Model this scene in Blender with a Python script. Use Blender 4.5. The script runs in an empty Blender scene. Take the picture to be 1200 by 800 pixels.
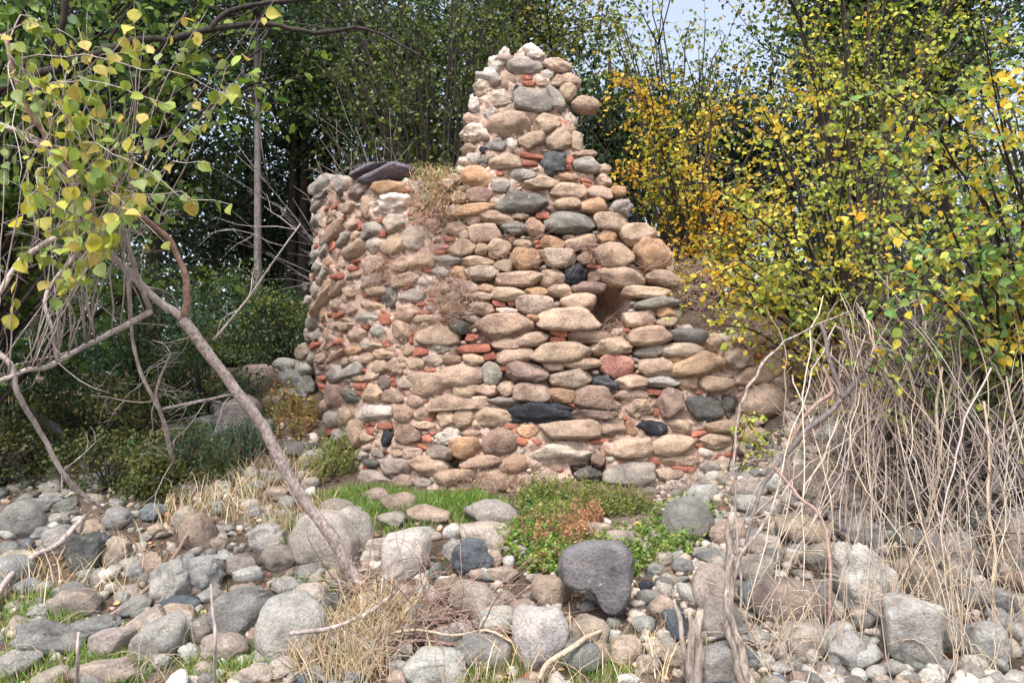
import bpy, bmesh, math, random
import numpy as np
from mathutils import Vector, Matrix, noise

random.seed(7)
RNG = np.random.default_rng(7)
R = math.radians
scene = bpy.context.scene
C = scene.collection

# ------------------------------------------------------------------ camera
F = 900.0                                   # focal length in photo pixels (1200 wide)
EYE = Vector((0, 0, 1.5))
PITCH = math.atan(90 / 900)
cam_d = bpy.data.cameras.new('camera')
cam_d.sensor_width = 36
cam_d.lens = 27
cam_d.clip_end = 500
cam = bpy.data.objects.new('camera', cam_d)
C.objects.link(cam)
cam.location = EYE
cam.rotation_euler = (math.pi / 2 + PITCH, 0, 0)
scene.camera = cam

# ------------------------------------------------------------------ sky and sun (bright overcast)
SUN_EL, SUN_AZ = R(56), R(196)              # azimuth from +Y clockwise: behind the camera, slightly left
world = bpy.data.worlds.new('World')
scene.world = world
world.use_nodes = True
wn, wl = world.node_tree.nodes, world.node_tree.links
bg = wn['Background']
sky = wn.new('ShaderNodeTexSky')
sky.sky_type = 'NISHITA'
sky.sun_disc = False
sky.sun_elevation = SUN_EL
sky.sun_rotation = SUN_AZ
sky.air_density = 1.0
sky.dust_density = 4.0
sky.ozone_density = 1.5
hs = wn.new('ShaderNodeHueSaturation')
hs.inputs['Saturation'].default_value = 0.58
wl.new(sky.outputs[0], hs.inputs['Color'])
wl.new(hs.outputs[0], bg.inputs['Color'])
bg.inputs['Strength'].default_value = 0.15
sun_d = bpy.data.lights.new('sun', 'SUN')
sun_d.energy = 1.5
sun_d.angle = R(11)
sun_d.color = (1.0, 0.93, 0.85)
sun = bpy.data.objects.new('sun', sun_d)
C.objects.link(sun)
sd = Vector((math.sin(SUN_AZ) * math.cos(SUN_EL), math.cos(SUN_AZ) * math.cos(SUN_EL), math.sin(SUN_EL)))
sun.rotation_euler = (-sd).to_track_quat('-Z', 'Y').to_euler()
scene.view_settings.view_transform = 'Standard'
scene.view_settings.look = 'None'
scene.view_settings.exposure = 1.3
scene.view_settings.gamma = 1
scene.cycles.use_denoising = True
scene.cycles.max_bounces = 6
scene.cycles.transparent_max_bounces = 4

# ------------------------------------------------------------------ helpers
CP, SP = math.cos(PITCH), math.sin(PITCH)
def ray(px, py):
    u, v = (px - 600) / F, (400 - py) / F
    return Vector((u, CP - v * SP, SP + v * CP))
def at(px, py, Y):
    """point of the place seen at a photo pixel, Y metres in front of the camera"""
    r = ray(px, py)
    return EYE + r * (Y / r.y)

def new_obj(name, mesh, mat=None, parent=None):
    o = bpy.data.objects.new(name, mesh)
    C.objects.link(o)
    if mat and mesh is not None and len(mesh.materials) == 0:
        mesh.materials.append(mat)
    if parent:
        o.parent = parent
    return o
def tag(o, label=None, cat=None, group=None, kind=None):
    for k, v in (('label', label), ('category', cat), ('group', group), ('kind', kind)):
        if v:
            o[k] = v
    return o
def empty(name, loc):
    o = bpy.data.objects.new(name, None)
    o.empty_display_size = 0.2
    C.objects.link(o)
    o.location = loc
    return o
def place(o, M, parent=None):
    o.matrix_basis = (Matrix.Translation(-parent.location) @ M) if parent else M

class MB:
    """collects tubes and faces, builds ONE mesh"""
    def __init__(s):
        s.v, s.f, s.c = [], [], []
    def tube(s, pts, rad, k=5, col=None):
        n0 = len(s.v)
        n = len(pts)
        pts = [Vector(p) for p in pts]
        if not hasattr(rad, '__len__'):
            rad = [rad] * n
        prev = None
        for i in range(n):
            d = (pts[min(i + 1, n - 1)] - pts[max(i - 1, 0)])
            if d.length < 1e-9:
                d = Vector((0, 0, 1))
            d.normalize()
            a = prev if prev is not None else (Vector((0, 0, 1)) if abs(d.z) < .9 else Vector((1, 0, 0)))
            a = (a - d * a.dot(d))
            if a.length < 1e-6:
                a = d.orthogonal()
            a.normalize()
            prev = a
            b = d.cross(a)
            for j in range(k):
                t = 2 * math.pi * j / k
                s.v.append(pts[i] + (a * math.cos(t) + b * math.sin(t)) * rad[i])
        for i in range(n - 1):
            for j in range(k):
                s.f.append((n0 + i * k + j, n0 + i * k + (j + 1) % k, n0 + (i + 1) * k + (j + 1) % k, n0 + (i + 1) * k + j))
        s.f.append(tuple(n0 + (n - 1) * k + j for j in range(k)))
        s.f.append(tuple(n0 + j for j in range(k))[::-1])
        if col is not None:
            s.c += [col] * (n * k)
    def build(s, name, mat, parent=None, smooth=True, off=None):
        m = bpy.data.meshes.new(name)
        vs = s.v
        if parent is not None:
            vs = [v - parent.location for v in vs]
        m.from_pydata([tuple(v) for v in vs], [], s.f)
        if smooth:
            m.polygons.foreach_set('use_smooth', [True] * len(m.polygons))
        if s.c:
            at_ = m.color_attributes.new('pigment', 'FLOAT_COLOR', 'POINT')
            at_.data.foreach_set('color', np.array([(c[0], c[1], c[2], 1) for c in s.c], dtype=np.float32).ravel())
        m.update()
        o = new_obj(name, m, mat, parent)
        if name in ('stems', 'twigs', 'limbs', 'branches'):
            o['kind'] = 'stuff'
        return o

def np_mesh(name, V, faces_n, Fidx, cols=None, smooth=False):
    """V (n,3); Fidx flat loop indices with constant faces_n corners per face"""
    m = bpy.data.meshes.new(name)
    V = np.ascontiguousarray(V, dtype=np.float32)
    nf = len(Fidx) // faces_n
    m.vertices.add(len(V)); m.vertices.foreach_set('co', V.ravel())
    m.loops.add(len(Fidx)); m.loops.foreach_set('vertex_index', np.ascontiguousarray(Fidx, dtype=np.int32))
    m.polygons.add(nf)
    m.polygons.foreach_set('loop_start', np.arange(nf, dtype=np.int32) * faces_n)
    m.polygons.foreach_set('loop_total', np.full(nf, faces_n, dtype=np.int32))
    if smooth:
        m.polygons.foreach_set('use_smooth', np.ones(nf, dtype=bool))
    m.update(calc_edges=True)
    if cols is not None:
        a = m.color_attributes.new('pigment', 'FLOAT_COLOR', 'POINT')
        c4 = np.ones((len(V), 4), dtype=np.float32); c4[:, :3] = cols
        a.data.foreach_set('color', c4.ravel())
    return m

def unit(a):
    return a / (np.linalg.norm(a, axis=-1, keepdims=True) + 1e-9)

LEAF8 = np.array([(0, 0, 0), (-.30, .26, .06), (.30, .26, .06), (0, .45, -.03), (-.32, .60, .06), (.32, .60, .06), (0, 1, -.10)])
LEAF8_F = np.array([0, 3, 1, 0, 2, 3, 1, 3, 4, 3, 2, 5, 4, 3, 6, 3, 5, 6])
def ovate():
    V = [(0, 0, 0)]; F_ = []
    rows = [(.10, .17), (.28, .33), (.48, .37), (.68, .29), (.86, .14)]
    for t, w in rows:
        V += [(-w, t, .10 * w / .37), (0, t, -.06 * t), (w, t, .10 * w / .37)]
    V.append((0, 1, -.12))
    F_ += [0, 2, 1, 0, 3, 2]
    for r in range(len(rows) - 1):
        a = 1 + r * 3
        for k in range(2):
            F_ += [a + k, a + k + 1, a + k + 4, a + k, a + k + 4, a + k + 3]
    a = 1 + (len(rows) - 1) * 3
    F_ += [a, a + 1, len(V) - 1, a + 1, a + 2, len(V) - 1]
    return np.array(V), np.array(F_)
OVATE, OVATE_F = ovate()
LEAF4 = np.array([(0, 0, 0), (-.33, .5, .05), (.33, .5, .05), (0, 1, -.05)])
LEAF4_F = np.array([0, 2, 1, 1, 2, 3])
def leaves_mesh(name, P, D, S, cols, shape='fine', nrm=None):
    """P base points, D directions (tip), S sizes, cols pigments"""
    T, TF = (LEAF8, LEAF8_F) if shape == 'broad' else (LEAF4, LEAF4_F)
    n = len(P)
    D = unit(D)
    N = unit(RNG.normal(size=(n, 3)) + (np.array([0, -.4, .9]) if nrm is None else nrm))
    X = unit(np.cross(D, N)); Z = np.cross(X, D)
    V = (P[:, None, :] + (X[:, None, :] * T[None, :, 0, None] + D[:, None, :] * T[None, :, 1, None] + Z[:, None, :] * T[None, :, 2, None]) * S[:, None, None]).reshape(-1, 3)
    Fi = (TF[None, :] + (np.arange(n) * len(T))[:, None]).ravel()
    return np_mesh(name, V, 3, Fi, np.repeat(cols, len(T), axis=0))

def jitter_cols(base_list, n, amt=.25, idx=None):
    b = np.array(base_list)
    if idx is None:
        idx = RNG.integers(0, len(b), n)
    c = b[idx] * (1 + RNG.uniform(-amt, amt, (n, 1)))
    return np.clip(c * (1 + RNG.uniform(-amt * .4, amt * .4, (n, 3))), .004, .9)

# ------------------------------------------------------------------ materials
def nodes(name):
    m = bpy.data.materials.new(name)
    m.use_nodes = True
    nt = m.node_tree
    return m, nt.nodes, nt.links, nt.nodes['Principled BSDF']
def noise_node(n, l, scale, detail=6, rough=.6, vec=None):
    t = n.new('ShaderNodeTexNoise')
    t.inputs['Scale'].default_value = scale
    t.inputs['Detail'].default_value = detail
    t.inputs['Roughness'].default_value = rough
    if vec is not None:
        l.new(vec, t.inputs['Vector'])
    return t
def ramp(n, l, src, stops):
    r = n.new('ShaderNodeValToRGB')
    e = r.color_ramp.elements
    while len(e) < len(stops):
        e.new(.5)
    for i, (p, c) in enumerate(stops):
        e[i].position = p
        e[i].color = c if len(c) == 4 else (*c, 1)
    l.new(src, r.inputs[0])
    return r
def mixc(n, l, mode, fac, a, b):
    x = n.new('ShaderNodeMix')
    x.data_type = 'RGBA'
    x.blend_type = mode
    for sock, val in ((x.inputs[0], fac), (x.inputs[6], a), (x.inputs[7], b)):
        if isinstance(val, (int, float)):
            sock.default_value = val
        elif isinstance(val, tuple):
            sock.default_value = val if len(val) == 4 else (*val, 1)
        else:
            l.new(val, sock)
    return x.outputs[2]
def bump(n, l, h, strength, dist, prev=None):
    b = n.new('ShaderNodeBump')
    b.inputs['Strength'].default_value = strength
    b.inputs['Distance'].default_value = dist
    l.new(h, b.inputs['Height'])
    if prev is not None:
        l.new(prev, b.inputs['Normal'])
    return b.outputs[0]

def stone_material(name, lichen=.5, rough_bump=.5, pigment=False):
    m, n, l, p = nodes(name)
    geo = n.new('ShaderNodeNewGeometry')
    oi = n.new('ShaderNodeObjectInfo')
    rnd = n.new('ShaderNodeVectorMath'); rnd.operation = 'SCALE'
    comb = n.new('ShaderNodeCombineXYZ')
    for i in range(3):
        l.new(oi.outputs['Random'], comb.inputs[i])
    l.new(comb.outputs[0], rnd.inputs[0]); rnd.inputs['Scale'].default_value = 37.0
    add = n.new('ShaderNodeVectorMath'); add.operation = 'ADD'
    l.new(geo.outputs['Position'], add.inputs[0]); l.new(rnd.outputs[0], add.inputs[1])
    V = add.outputs[0]
    if pigment:
        ca = n.new('ShaderNodeVertexColor'); ca.layer_name = 'pigment'
        col = ca.outputs['Color']
    else:
        col = oi.outputs['Color']
    n1 = noise_node(n, l, 7, 5, .6, V)
    r1 = ramp(n, l, n1.outputs['Fac'], [(.28, (.55, .50, .48)), (.5, (1, 1, 1)), (.72, (1.38, 1.30, 1.2))])
    col = mixc(n, l, 'MULTIPLY', .9, col, r1.outputs[0])
    n2 = noise_node(n, l, 55, 4, .7, V)
    r2 = ramp(n, l, n2.outputs['Fac'], [(.3, (.55, .54, .56)), (.52, (1, 1, 1)), (.7, (1.42, 1.38, 1.32))])
    col = mixc(n, l, 'MULTIPLY', .75, col, r2.outputs[0])
    # pale lichen / lime smears and dark mineral spots
    n3 = noise_node(n, l, 14, 8, .72, V)
    r3 = ramp(n, l, n3.outputs['Fac'], [(.60, (0, 0, 0)), (.70, (1, 1, 1))])
    ml = n.new('ShaderNodeMath'); ml.operation = 'MULTIPLY'
    l.new(r3.outputs[0], ml.inputs[0]); ml.inputs[1].default_value = lichen
    col = mixc(n, l, 'MIX', ml.outputs[0], col, (.56, .50, .45))
    vo = n.new('ShaderNodeTexVoronoi'); vo.inputs['Scale'].default_value = 70
    l.new(V, vo.inputs['Vector'])
    r4 = ramp(n, l, vo.outputs['Distance'], [(.08, (.55, .53, .55)), (.2, (1, 1, 1))])
    col = mixc(n, l, 'MULTIPLY', .55, col, r4.outputs[0])
    l.new(col, p.inputs['Base Color'])
    p.inputs['Roughness'].default_value = .85
    p.inputs['Specular IOR Level'].default_value = .3
    nb = noise_node(n, l, 22, 9, .68, V)
    b0 = bump(n, l, vo.outputs['Distance'], .35, .006)
    n5 = noise_node(n, l, 120, 3, .7, V)
    b0 = bump(n, l, n5.outputs['Fac'], .5, .005, b0)
    b1 = bump(n, l, nb.outputs['Fac'], rough_bump, .035, b0)
    b2 = bump(n, l, n2.outputs['Fac'], .7, .010, b1)
    l.new(b2, p.inputs['Normal'])
    return m

MAT = {}
MAT['stone'] = stone_material('river_stone', .5, .75)
MAT['stone_stuff'] = stone_material('rubble_stone', .35, .6, True)
MAT['brick'] = stone_material('old_brick', .38, .8)

def mortar_material():
    m, n, l, p = nodes('lime_mortar')
    geo = n.new('ShaderNodeNewGeometry'); V = geo.outputs['Position']
    n1 = noise_node(n, l, 4, 6, .65, V)
    r1 = ramp(n, l, n1.outputs['Fac'], [(.3, (.50, .34, .275)), (.46, (.66, .49, .41)), (.66, (.80, .66, .57))])
    n2 = noise_node(n, l, 60, 5, .75, V)
    r2 = ramp(n, l, n2.outputs['Fac'], [(.3, (.6, .57, .56)), (.55, (1, 1, 1)), (.75, (1.3, 1.28, 1.25))])
    col = mixc(n, l, 'MULTIPLY', .9, r1.outputs[0], r2.outputs[0])
    vo = n.new('ShaderNodeTexVoronoi'); vo.inputs['Scale'].default_value = 38
    l.new(V, vo.inputs['Vector'])
    r3 = ramp(n, l, vo.outputs['Distance'], [(.0, (1.2, 1.17, 1.13)), (.4, (1, 1, 1)), (.8, (.8, .77, .75))])
    col = mixc(n, l, 'MULTIPLY', .6, col, r3.outputs[0])
    n4 = noise_node(n, l, 1.7, 5, .65, V)
    r4 = ramp(n, l, n4.outputs['Fac'], [(.36, (.70, .64, .60)), (.5, (1, 1, 1)), (.66, (1.08, 1.05, 1.02))])
    col = mixc(n, l, 'MULTIPLY', .8, col, r4.outputs[0])
    n6 = noise_node(n, l, 19, 7, .75, V)
    r6 = ramp(n, l, n6.outputs['Fac'], [(.36, (.58, .50, .46)), (.48, (1, 1, 1)), (.64, (1.12, 1.1, 1.08))])
    col = mixc(n, l, 'MULTIPLY', .9, col, r6.outputs[0])
    l.new(col, p.inputs['Base Color'])
    p.inputs['Roughness'].default_value = .95
    p.inputs['Specular IOR Level'].default_value = .15
    b1 = bump(n, l, n2.outputs['Fac'], .7, .012)
    b2 = bump(n, l, vo.outputs['Distance'], .4, .008, b1)
    nb = noise_node(n, l, 15, 8, .7, V)
    l.new(bump(n, l, nb.outputs['Fac'], .7, .035, b2), p.inputs['Normal'])
    return m
MAT['mortar'] = mortar_material()

def ground_material():
    m, n, l, p = nodes('bank_soil')
    geo = n.new('ShaderNodeNewGeometry'); V = geo.outputs['Position']
    n1 = noise_node(n, l, 1.6, 8, .7, V)
    r1 = ramp(n, l, n1.outputs['Fac'], [(.32, (.06, .045, .035)), (.5, (.135, .103, .08)), (.68, (.24, .195, .16))])
    n2 = noise_node(n, l, 45, 6, .75, V)
    r2 = ramp(n, l, n2.outputs['Fac'], [(.3, (.45, .43, .42)), (.5, (1, 1, 1)), (.72, (1.6, 1.5, 1.4))])
    col = mixc(n, l, 'MULTIPLY', 1.0, r1.outputs[0], r2.outputs[0])
    l.new(col, p.inputs['Base Color'])
    p.inputs['Roughness'].default_value = .95
    p.inputs['Specular IOR Level'].default_value = .15
    b = bump(n, l, n2.outputs['Fac'], 1.0, .03)
    l.new(b, p.inputs['Normal'])
    return m
MAT['ground'] = ground_material()

def leaf_material(name, per_object=False, trans=.35, rough=.55):
    m, n, l, p = nodes(name)
    if per_object:
        col = n.new('ShaderNodeObjectInfo').outputs['Color']
        geo = n.new('ShaderNodeNewGeometry')
        nn = noise_node(n, l, 40, 3, .6, geo.outputs['Position'])
        rr = ramp(n, l, nn.outputs['Fac'], [(.35, (.8, .82, .75)), (.6, (1.08, 1.02, 1))])
        col = mixc(n, l, 'MULTIPLY', .8, col, rr.outputs[0])
    else:
        ca = n.new('ShaderNodeVertexColor'); ca.layer_name = 'pigment'
        col = ca.outputs['Color']
    l.new(col, p.inputs['Base Color'])
    p.inputs['Roughness'].default_value = rough
    p.inputs['Specular IOR Level'].default_value = .35
    tr = n.new('ShaderNodeBsdfTranslucent')
    l.new(mixc(n, l, 'MULTIPLY', 1.0, col, (1.25, 1.2, .7)), tr.inputs['Color'])
    mx = n.new('ShaderNodeMixShader'); mx.inputs[0].default_value = trans
    out = n['Material Output']
    l.new(p.outputs[0], mx.inputs[1]); l.new(tr.outputs[0], mx.inputs[2])
    l.new(mx.outputs[0], out.inputs['Surface'])
    return m
MAT['leaf'] = leaf_material('leaf_mass', trans=.42)
MAT['leaf_one'] = leaf_material('single_leaf', True, trans=.42)
MAT['grass'] = leaf_material('grass_blades', trans=.3)
MAT['straw'] = leaf_material('dry_straw', trans=.12, rough=.7)

def bark_material(name, dark, light, scale=30, zs=.35):
    m, n, l, p = nodes(name)
    geo = n.new('ShaderNodeNewGeometry'); V = geo.outputs['Position']
    mp = n.new('ShaderNodeMapping'); mp.inputs['Scale'].default_value = (1, 1, zs)
    l.new(V, mp.inputs['Vector'])
    n1 = noise_node(n, l, scale, 6, .7, mp.outputs[0])
    r1 = ramp(n, l, n1.outputs['Fac'], [(.34, dark), (.64, light)])
    n2 = noise_node(n, l, 5, 4, .6, V)
    r2 = ramp(n, l, n2.outputs['Fac'], [(.3, (.7, .68, .68)), (.65, (1.15, 1.12, 1.1))])
    l.new(mixc(n, l, 'MULTIPLY', .8, r1.outputs[0], r2.outputs[0]), p.inputs['Base Color'])
    p.inputs['Roughness'].default_value = .85
    p.inputs['Specular IOR Level'].default_value = .2
    n3 = noise_node(n, l, 90, 4, .75, V)
    l.new(bump(n, l, n3.outputs['Fac'], .7, .004, bump(n, l, n1.outputs['Fac'], .9, .014)), p.inputs['Normal'])
    return m
MAT['bark_trunk'] = bark_material('weathered_bark', (.15, .115, .105), (.50, .43, .40), 42, .8)
MAT['bark_old'] = bark_material('old_vine_bark', (.12, .095, .08), (.46, .40, .35), 40, .25)
MAT['bark_pale'] = bark_material('pale_bark', (.27, .22, .21), (.60, .53, .50))
MAT['bark_red'] = bark_material('reddish_bark', (.19, .105, .08), (.40, .27, .21), 40, .7)
MAT['bark_dark'] = bark_material('dark_bark', (.02, .017, .016), (.07, .058, .052))
MAT['bark_grey'] = bark_material('grey_bark', (.075, .065, .065), (.22, .195, .19))
MAT['twig'] = bark_material('dry_twig', (.22, .145, .12), (.46, .335, .28), 50)
MAT['reed'] = bark_material('dry_reed', (.36, .28, .20), (.60, .50, .38), 50)

# ------------------------------------------------------------------ terrain
TY = [-60, 0, 4.3, 5.5, 6.5, 7.2, 8.0, 9.0, 10.5, 13, 20, 80]
TX = [-5, -2.2, 0, 1.5, 2.0, 2.8, 5]
TZ = [[-.4, -.3, 0.00, .35, .70, .98, 1.35, 1.8, 2.1, 2.2, 2.2, 2.2],
      [-.4, -.3, 0.00, .36, .70, .93, 1.35, 2.0, 2.3, 2.3, 2.3, 2.3],
      [-.4, -.3, 0.00, .40, .75, .92, 1.30, 2.0, 2.4, 2.5, 2.4, 2.4],
      [-.4, -.3, 0.00, .42, .77, .92, 1.90, 2.5, 2.8, 2.8, 2.6, 2.5],
      [-.4, -.3, 0.02, .48, .88, 1.02, 2.30, 2.8, 3.0, 2.9, 2.7, 2.5],
      [-.4, -.3, 0.05, .60, 1.14, 1.48, 1.98, 2.7, 3.0, 3.0, 2.8, 2.5],
      [-.4, -.3, 0.08, .62, 1.18, 1.60, 2.05, 2.5, 2.9, 3.0, 2.9, 2.5]]
def terrain0(x, y):
    zs = [float(np.interp(y, TY, row)) for row in TZ]
    return float(np.interp(x, TX, zs))
def terrain(x, y):
    a = .05 if y < 12 else .15
    return terrain0(x, y) + a * noise.fractal(Vector((x * 1.3, y * 1.3, 3.1)), .8, 2.1, 4)
def hit(px, py):
    r = ray(px, py)
    t = 2.5
    while t < 40:
        p = EYE + r * t
        if p.z < terrain(p.x, p.y):
            lo, hi = t - .05, t
            for _ in range(8):
                mid = (lo + hi) / 2
                q = EYE + r * mid
                if q.z < terrain(q.x, q.y): hi = mid
                else: lo = mid
            return EYE + r * hi
        t += .05
    return EYE + r * 9

def axis_vals(lo, hi, step, far_lo, far_hi):
    a = list(np.arange(lo, hi, step))
    s, x = step, hi
    while x < far_hi:
        a.append(x); s *= 1.25; x += s
    a.append(far_hi)
    s, x, b = step, lo, []
    while x > far_lo:
        s *= 1.25; x -= s; b.append(max(x, far_lo))
    return b[::-1] + a
def make_ground():
    xs = axis_vals(-5.5, 5.5, .075, -120, 120)
    ys = axis_vals(2.6, 11, .075, -60, 150)
    V = np.array([(x, y, terrain(x, y)) for y in ys for x in xs], dtype=np.float32)
    nx, ny = len(xs), len(ys)
    i, j = np.meshgrid(np.arange(nx - 1), np.arange(ny - 1))
    a = (j * nx + i).ravel()
    Fi = np.stack([a, a + 1, a + nx + 1, a + nx], 1).ravel()
    m = np_mesh('ground', V, 4, Fi, smooth=True)
    tag(new_obj('ground', m, MAT['ground']), 'brown soil of the stony bank in front of and behind the ruin', 'ground', kind='structure')
make_ground()

# ------------------------------------------------------------------ stone prototypes
def stone_mesh(name, seed, e=.85, cuts=4, cut_lo=.72, rough=.06, sub=4, freq=1.6, flat=4, chips=2, grain=.012, face=.62):
    """a stone in the unit box: rounded box, worn facets, chipped corners, lumpy and grainy skin"""
    rnd = random.Random(seed)
    bm = bmesh.new()
    bmesh.ops.create_icosphere(bm, subdivisions=sub, radius=1)
    planes = []
    for _ in range(cuts):
        n = Vector((rnd.gauss(0, 1), rnd.gauss(0, 1), rnd.gauss(0, 1))).normalized()
        planes.append((n, rnd.uniform(cut_lo, .95), .8))
    for _ in range(flat):                      # outline facets, seen square on to the wall
        a = rnd.uniform(0, 6.283)
        n = Vector((math.cos(a), rnd.uniform(-.3, .3), math.sin(a))).normalized()
        planes.append((n, rnd.uniform(cut_lo + .08, .98), .75))
    for _ in range(chips):                     # sharp broken corners
        n = Vector((rnd.choice((-1, 1)) * rnd.uniform(.5, 1), rnd.gauss(0, .6), rnd.choice((-1, 1)) * rnd.uniform(.3, 1))).normalized()
        planes.append((n, rnd.uniform(.86, 1.04), 1.0))
    off = Vector((rnd.uniform(-50, 50), rnd.uniform(-50, 50), rnd.uniform(-50, 50)))
    tp = rnd.uniform(-.25, .25); tp2 = rnd.uniform(-.2, .2); bend = rnd.uniform(-.16, .16); sk = rnd.uniform(-.15, .15)
    for v in bm.verts:
        p = v.co.copy()
        p = Vector((math.copysign(abs(p.x) ** e, p.x), math.copysign(abs(p.y) ** (e * face), p.y), math.copysign(abs(p.z) ** e, p.z)))
        p.z *= 1 + tp * p.x
        p.x *= 1 + tp2 * p.z
        p.x += sk * p.z
        p.z += bend * (p.x * p.x - .4)
        for n, d, w in planes:
            k = p.dot(n) - d
            if k > 0:
                p -= n * k * w
        q = p.normalized()
        s = noise.fractal(p * freq + off, .9, 2.0, 5) * rough
        s += (1 - abs(noise.noise(p * freq * 2.2 + off)) * 2) * rough * .25
        s += noise.fractal(p * 9 + off, .7, 2.1, 3) * grain
        v.co = p + q * s
    lo = [min(v.co[i] for v in bm.verts) for i in range(3)]
    hi = [max(v.co[i] for v in bm.verts) for i in range(3)]
    for v in bm.verts:
        v.co = Vector([2 * (v.co[i] - lo[i]) / (hi[i] - lo[i]) - 1 for i in range(3)])
    for f in bm.faces:
        f.smooth = True
    m = bpy.data.meshes.new(name)
    bm.to_mesh(m); bm.free()
    return m
COBBLE = [stone_mesh('cobble', 100 + i, random.Random(i).uniform(.55, .85), random.Random(i + 50).randint(2, 5), .74, .12, flat=6, chips=4) for i in range(24)]
BLOCK = [stone_mesh('block', 200 + i, .46, 5, .84, .09, flat=5, chips=4) for i in range(16)]
ROUGH = [stone_mesh('rough_stone', 300 + i, .70, 9, .62, .22, freq=2.2, flat=5, chips=5, grain=.03) for i in range(12)]
EGG = [stone_mesh('smooth_boulder', 400 + i, .88, 3, .82, .07, flat=2, chips=1, grain=.006) for i in range(8)]
BRICK = [stone_mesh('brick_piece', 500 + i, .28, 3, 1.1, .07, sub=3, freq=2.4, flat=1, chips=4, grain=.03) for i in range(10)]
for ml, mt in ((COBBLE, 'stone'), (BLOCK, 'stone'), (ROUGH, 'stone'), (EGG, 'stone'), (BRICK, 'brick')):
    for me in ml:
        me.materials.append(MAT[mt])

PIG = {'t': (.42, .31, .235), 'p': (.34, .25, .225), 'g': (.33, .30, .27), 'd': (.165, .155, .14), 'k': (.034, .037, .047),
       'o': (.42, .265, .165), 'b': (.25, .175, .14), 'w': (.56, .50, .445), 'e': (.175, .185, .20), 'r': (.37, .145, .10), 'R': (.40, .20, .16)}
def pig(c, rnd, amt=.16):
    """one or two code letters, blended, with natural variation"""
    cs = [PIG[x] for x in c]
    w = [.6, .4] if len(cs) == 2 else [1]
    k = 1 + rnd.uniform(-amt, amt)
    return tuple(max(.01, sum(a[i] * ww for a, ww in zip(cs, w)) * k * (1 + rnd.uniform(-.02, .02))) for i in range(3))

# ------------------------------------------------------------------ the ruin: geometry of its face
QX = [330, 358, 372, 388, 408, 435, 475, 530, 620, 720, 800, 860, 935, 960]
QD = [9.3, 8.75, 8.3, 7.9, 7.55, 7.28, 7.08, 6.98, 6.95, 7.0, 7.1, 7.25, 7.6, 7.8]
def face_point(px, py, push=0.0):
    r = ray(px, py)
    q = r.x / r.y * 900 + 600
    D = float(np.interp(q, QX, QD)) + push
    return EYE + r * (D / r.y)
def face_frame(px, py):
    a, b = face_point(px - 6, py), face_point(px + 6, py)
    t = (b - a); t.z = 0; t.normalize()
    n = Vector((t.y, -t.x, 0))
    return t, n
OUT = [(404, 575), (392, 520), (376, 470), (362, 420), (360, 370), (364, 320), (366, 270), (366, 222), (385, 212), (430, 208), (480, 214),
       (500, 238), (520, 232), (545, 190), (552, 135), (568, 100), (584, 74), (606, 62), (628, 68), (644, 92), (660, 116), (672, 145),
       (682, 178), (698, 210), (718, 246), (738, 270), (768, 292), (784, 330), (796, 385), (850, 396), (890, 402), (925, 440), (935, 490),
       (912, 530), (860, 585), (780, 600), (600, 605), (470, 598)]
H, W = 800, 1200
def poly_mask(poly):
    m = np.zeros((H, W), bool)
    P = np.array(poly, float)
    yy, xx = np.mgrid[0:H, 0:W]
    j = len(P) - 1
    for i in range(len(P)):
        xi, yi = P[i]; xj, yj = P[j]
        if yi != yj:
            m ^= ((yi > yy) != (yj > yy)) & (xx < (xj - xi) * (yy - yi) / (yj - yi) + xi)
        j = i
    return m
IN = poly_mask(OUT)
CAV = [(717, 360, 19, 24, .55), (538, 392, 9, 8, .30), (598, 545, 8, 6, .0), (528, 545, 16, 7, .28), (690, 548, 17, 15, .30), (573, 250, 6, 5, .1), (640, 352, 10, 6, .12), (520, 235, 22, 30, .22)]
def recess(px, py):
    """how far the mortar lies behind the stones' faces, metres (washed-out joints are deeper)"""
    a = min(1, max(0, (px - 500) / 90))
    b = min(1, max(0, (py - 225) / 50)) * min(1, max(0, (500 - py) / 70))
    d = .004 + .105 * a * b
    if px > 800: d = .004
    for cx, cy, rx, ry, dd in CAV:
        k = ((px - cx) / rx) ** 2 + ((py - cy) / ry) ** 2
        if k < 1.6:
            d += dd * min(1, (1.6 - k) / .8)
    return d

ruin = empty('stone_ruin', Vector((0.2, 7.2, .9)))
tag(ruin, 'tall ruined wall of river stones, brick pieces and pale mortar with a stepped peak', 'ruin')

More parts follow.
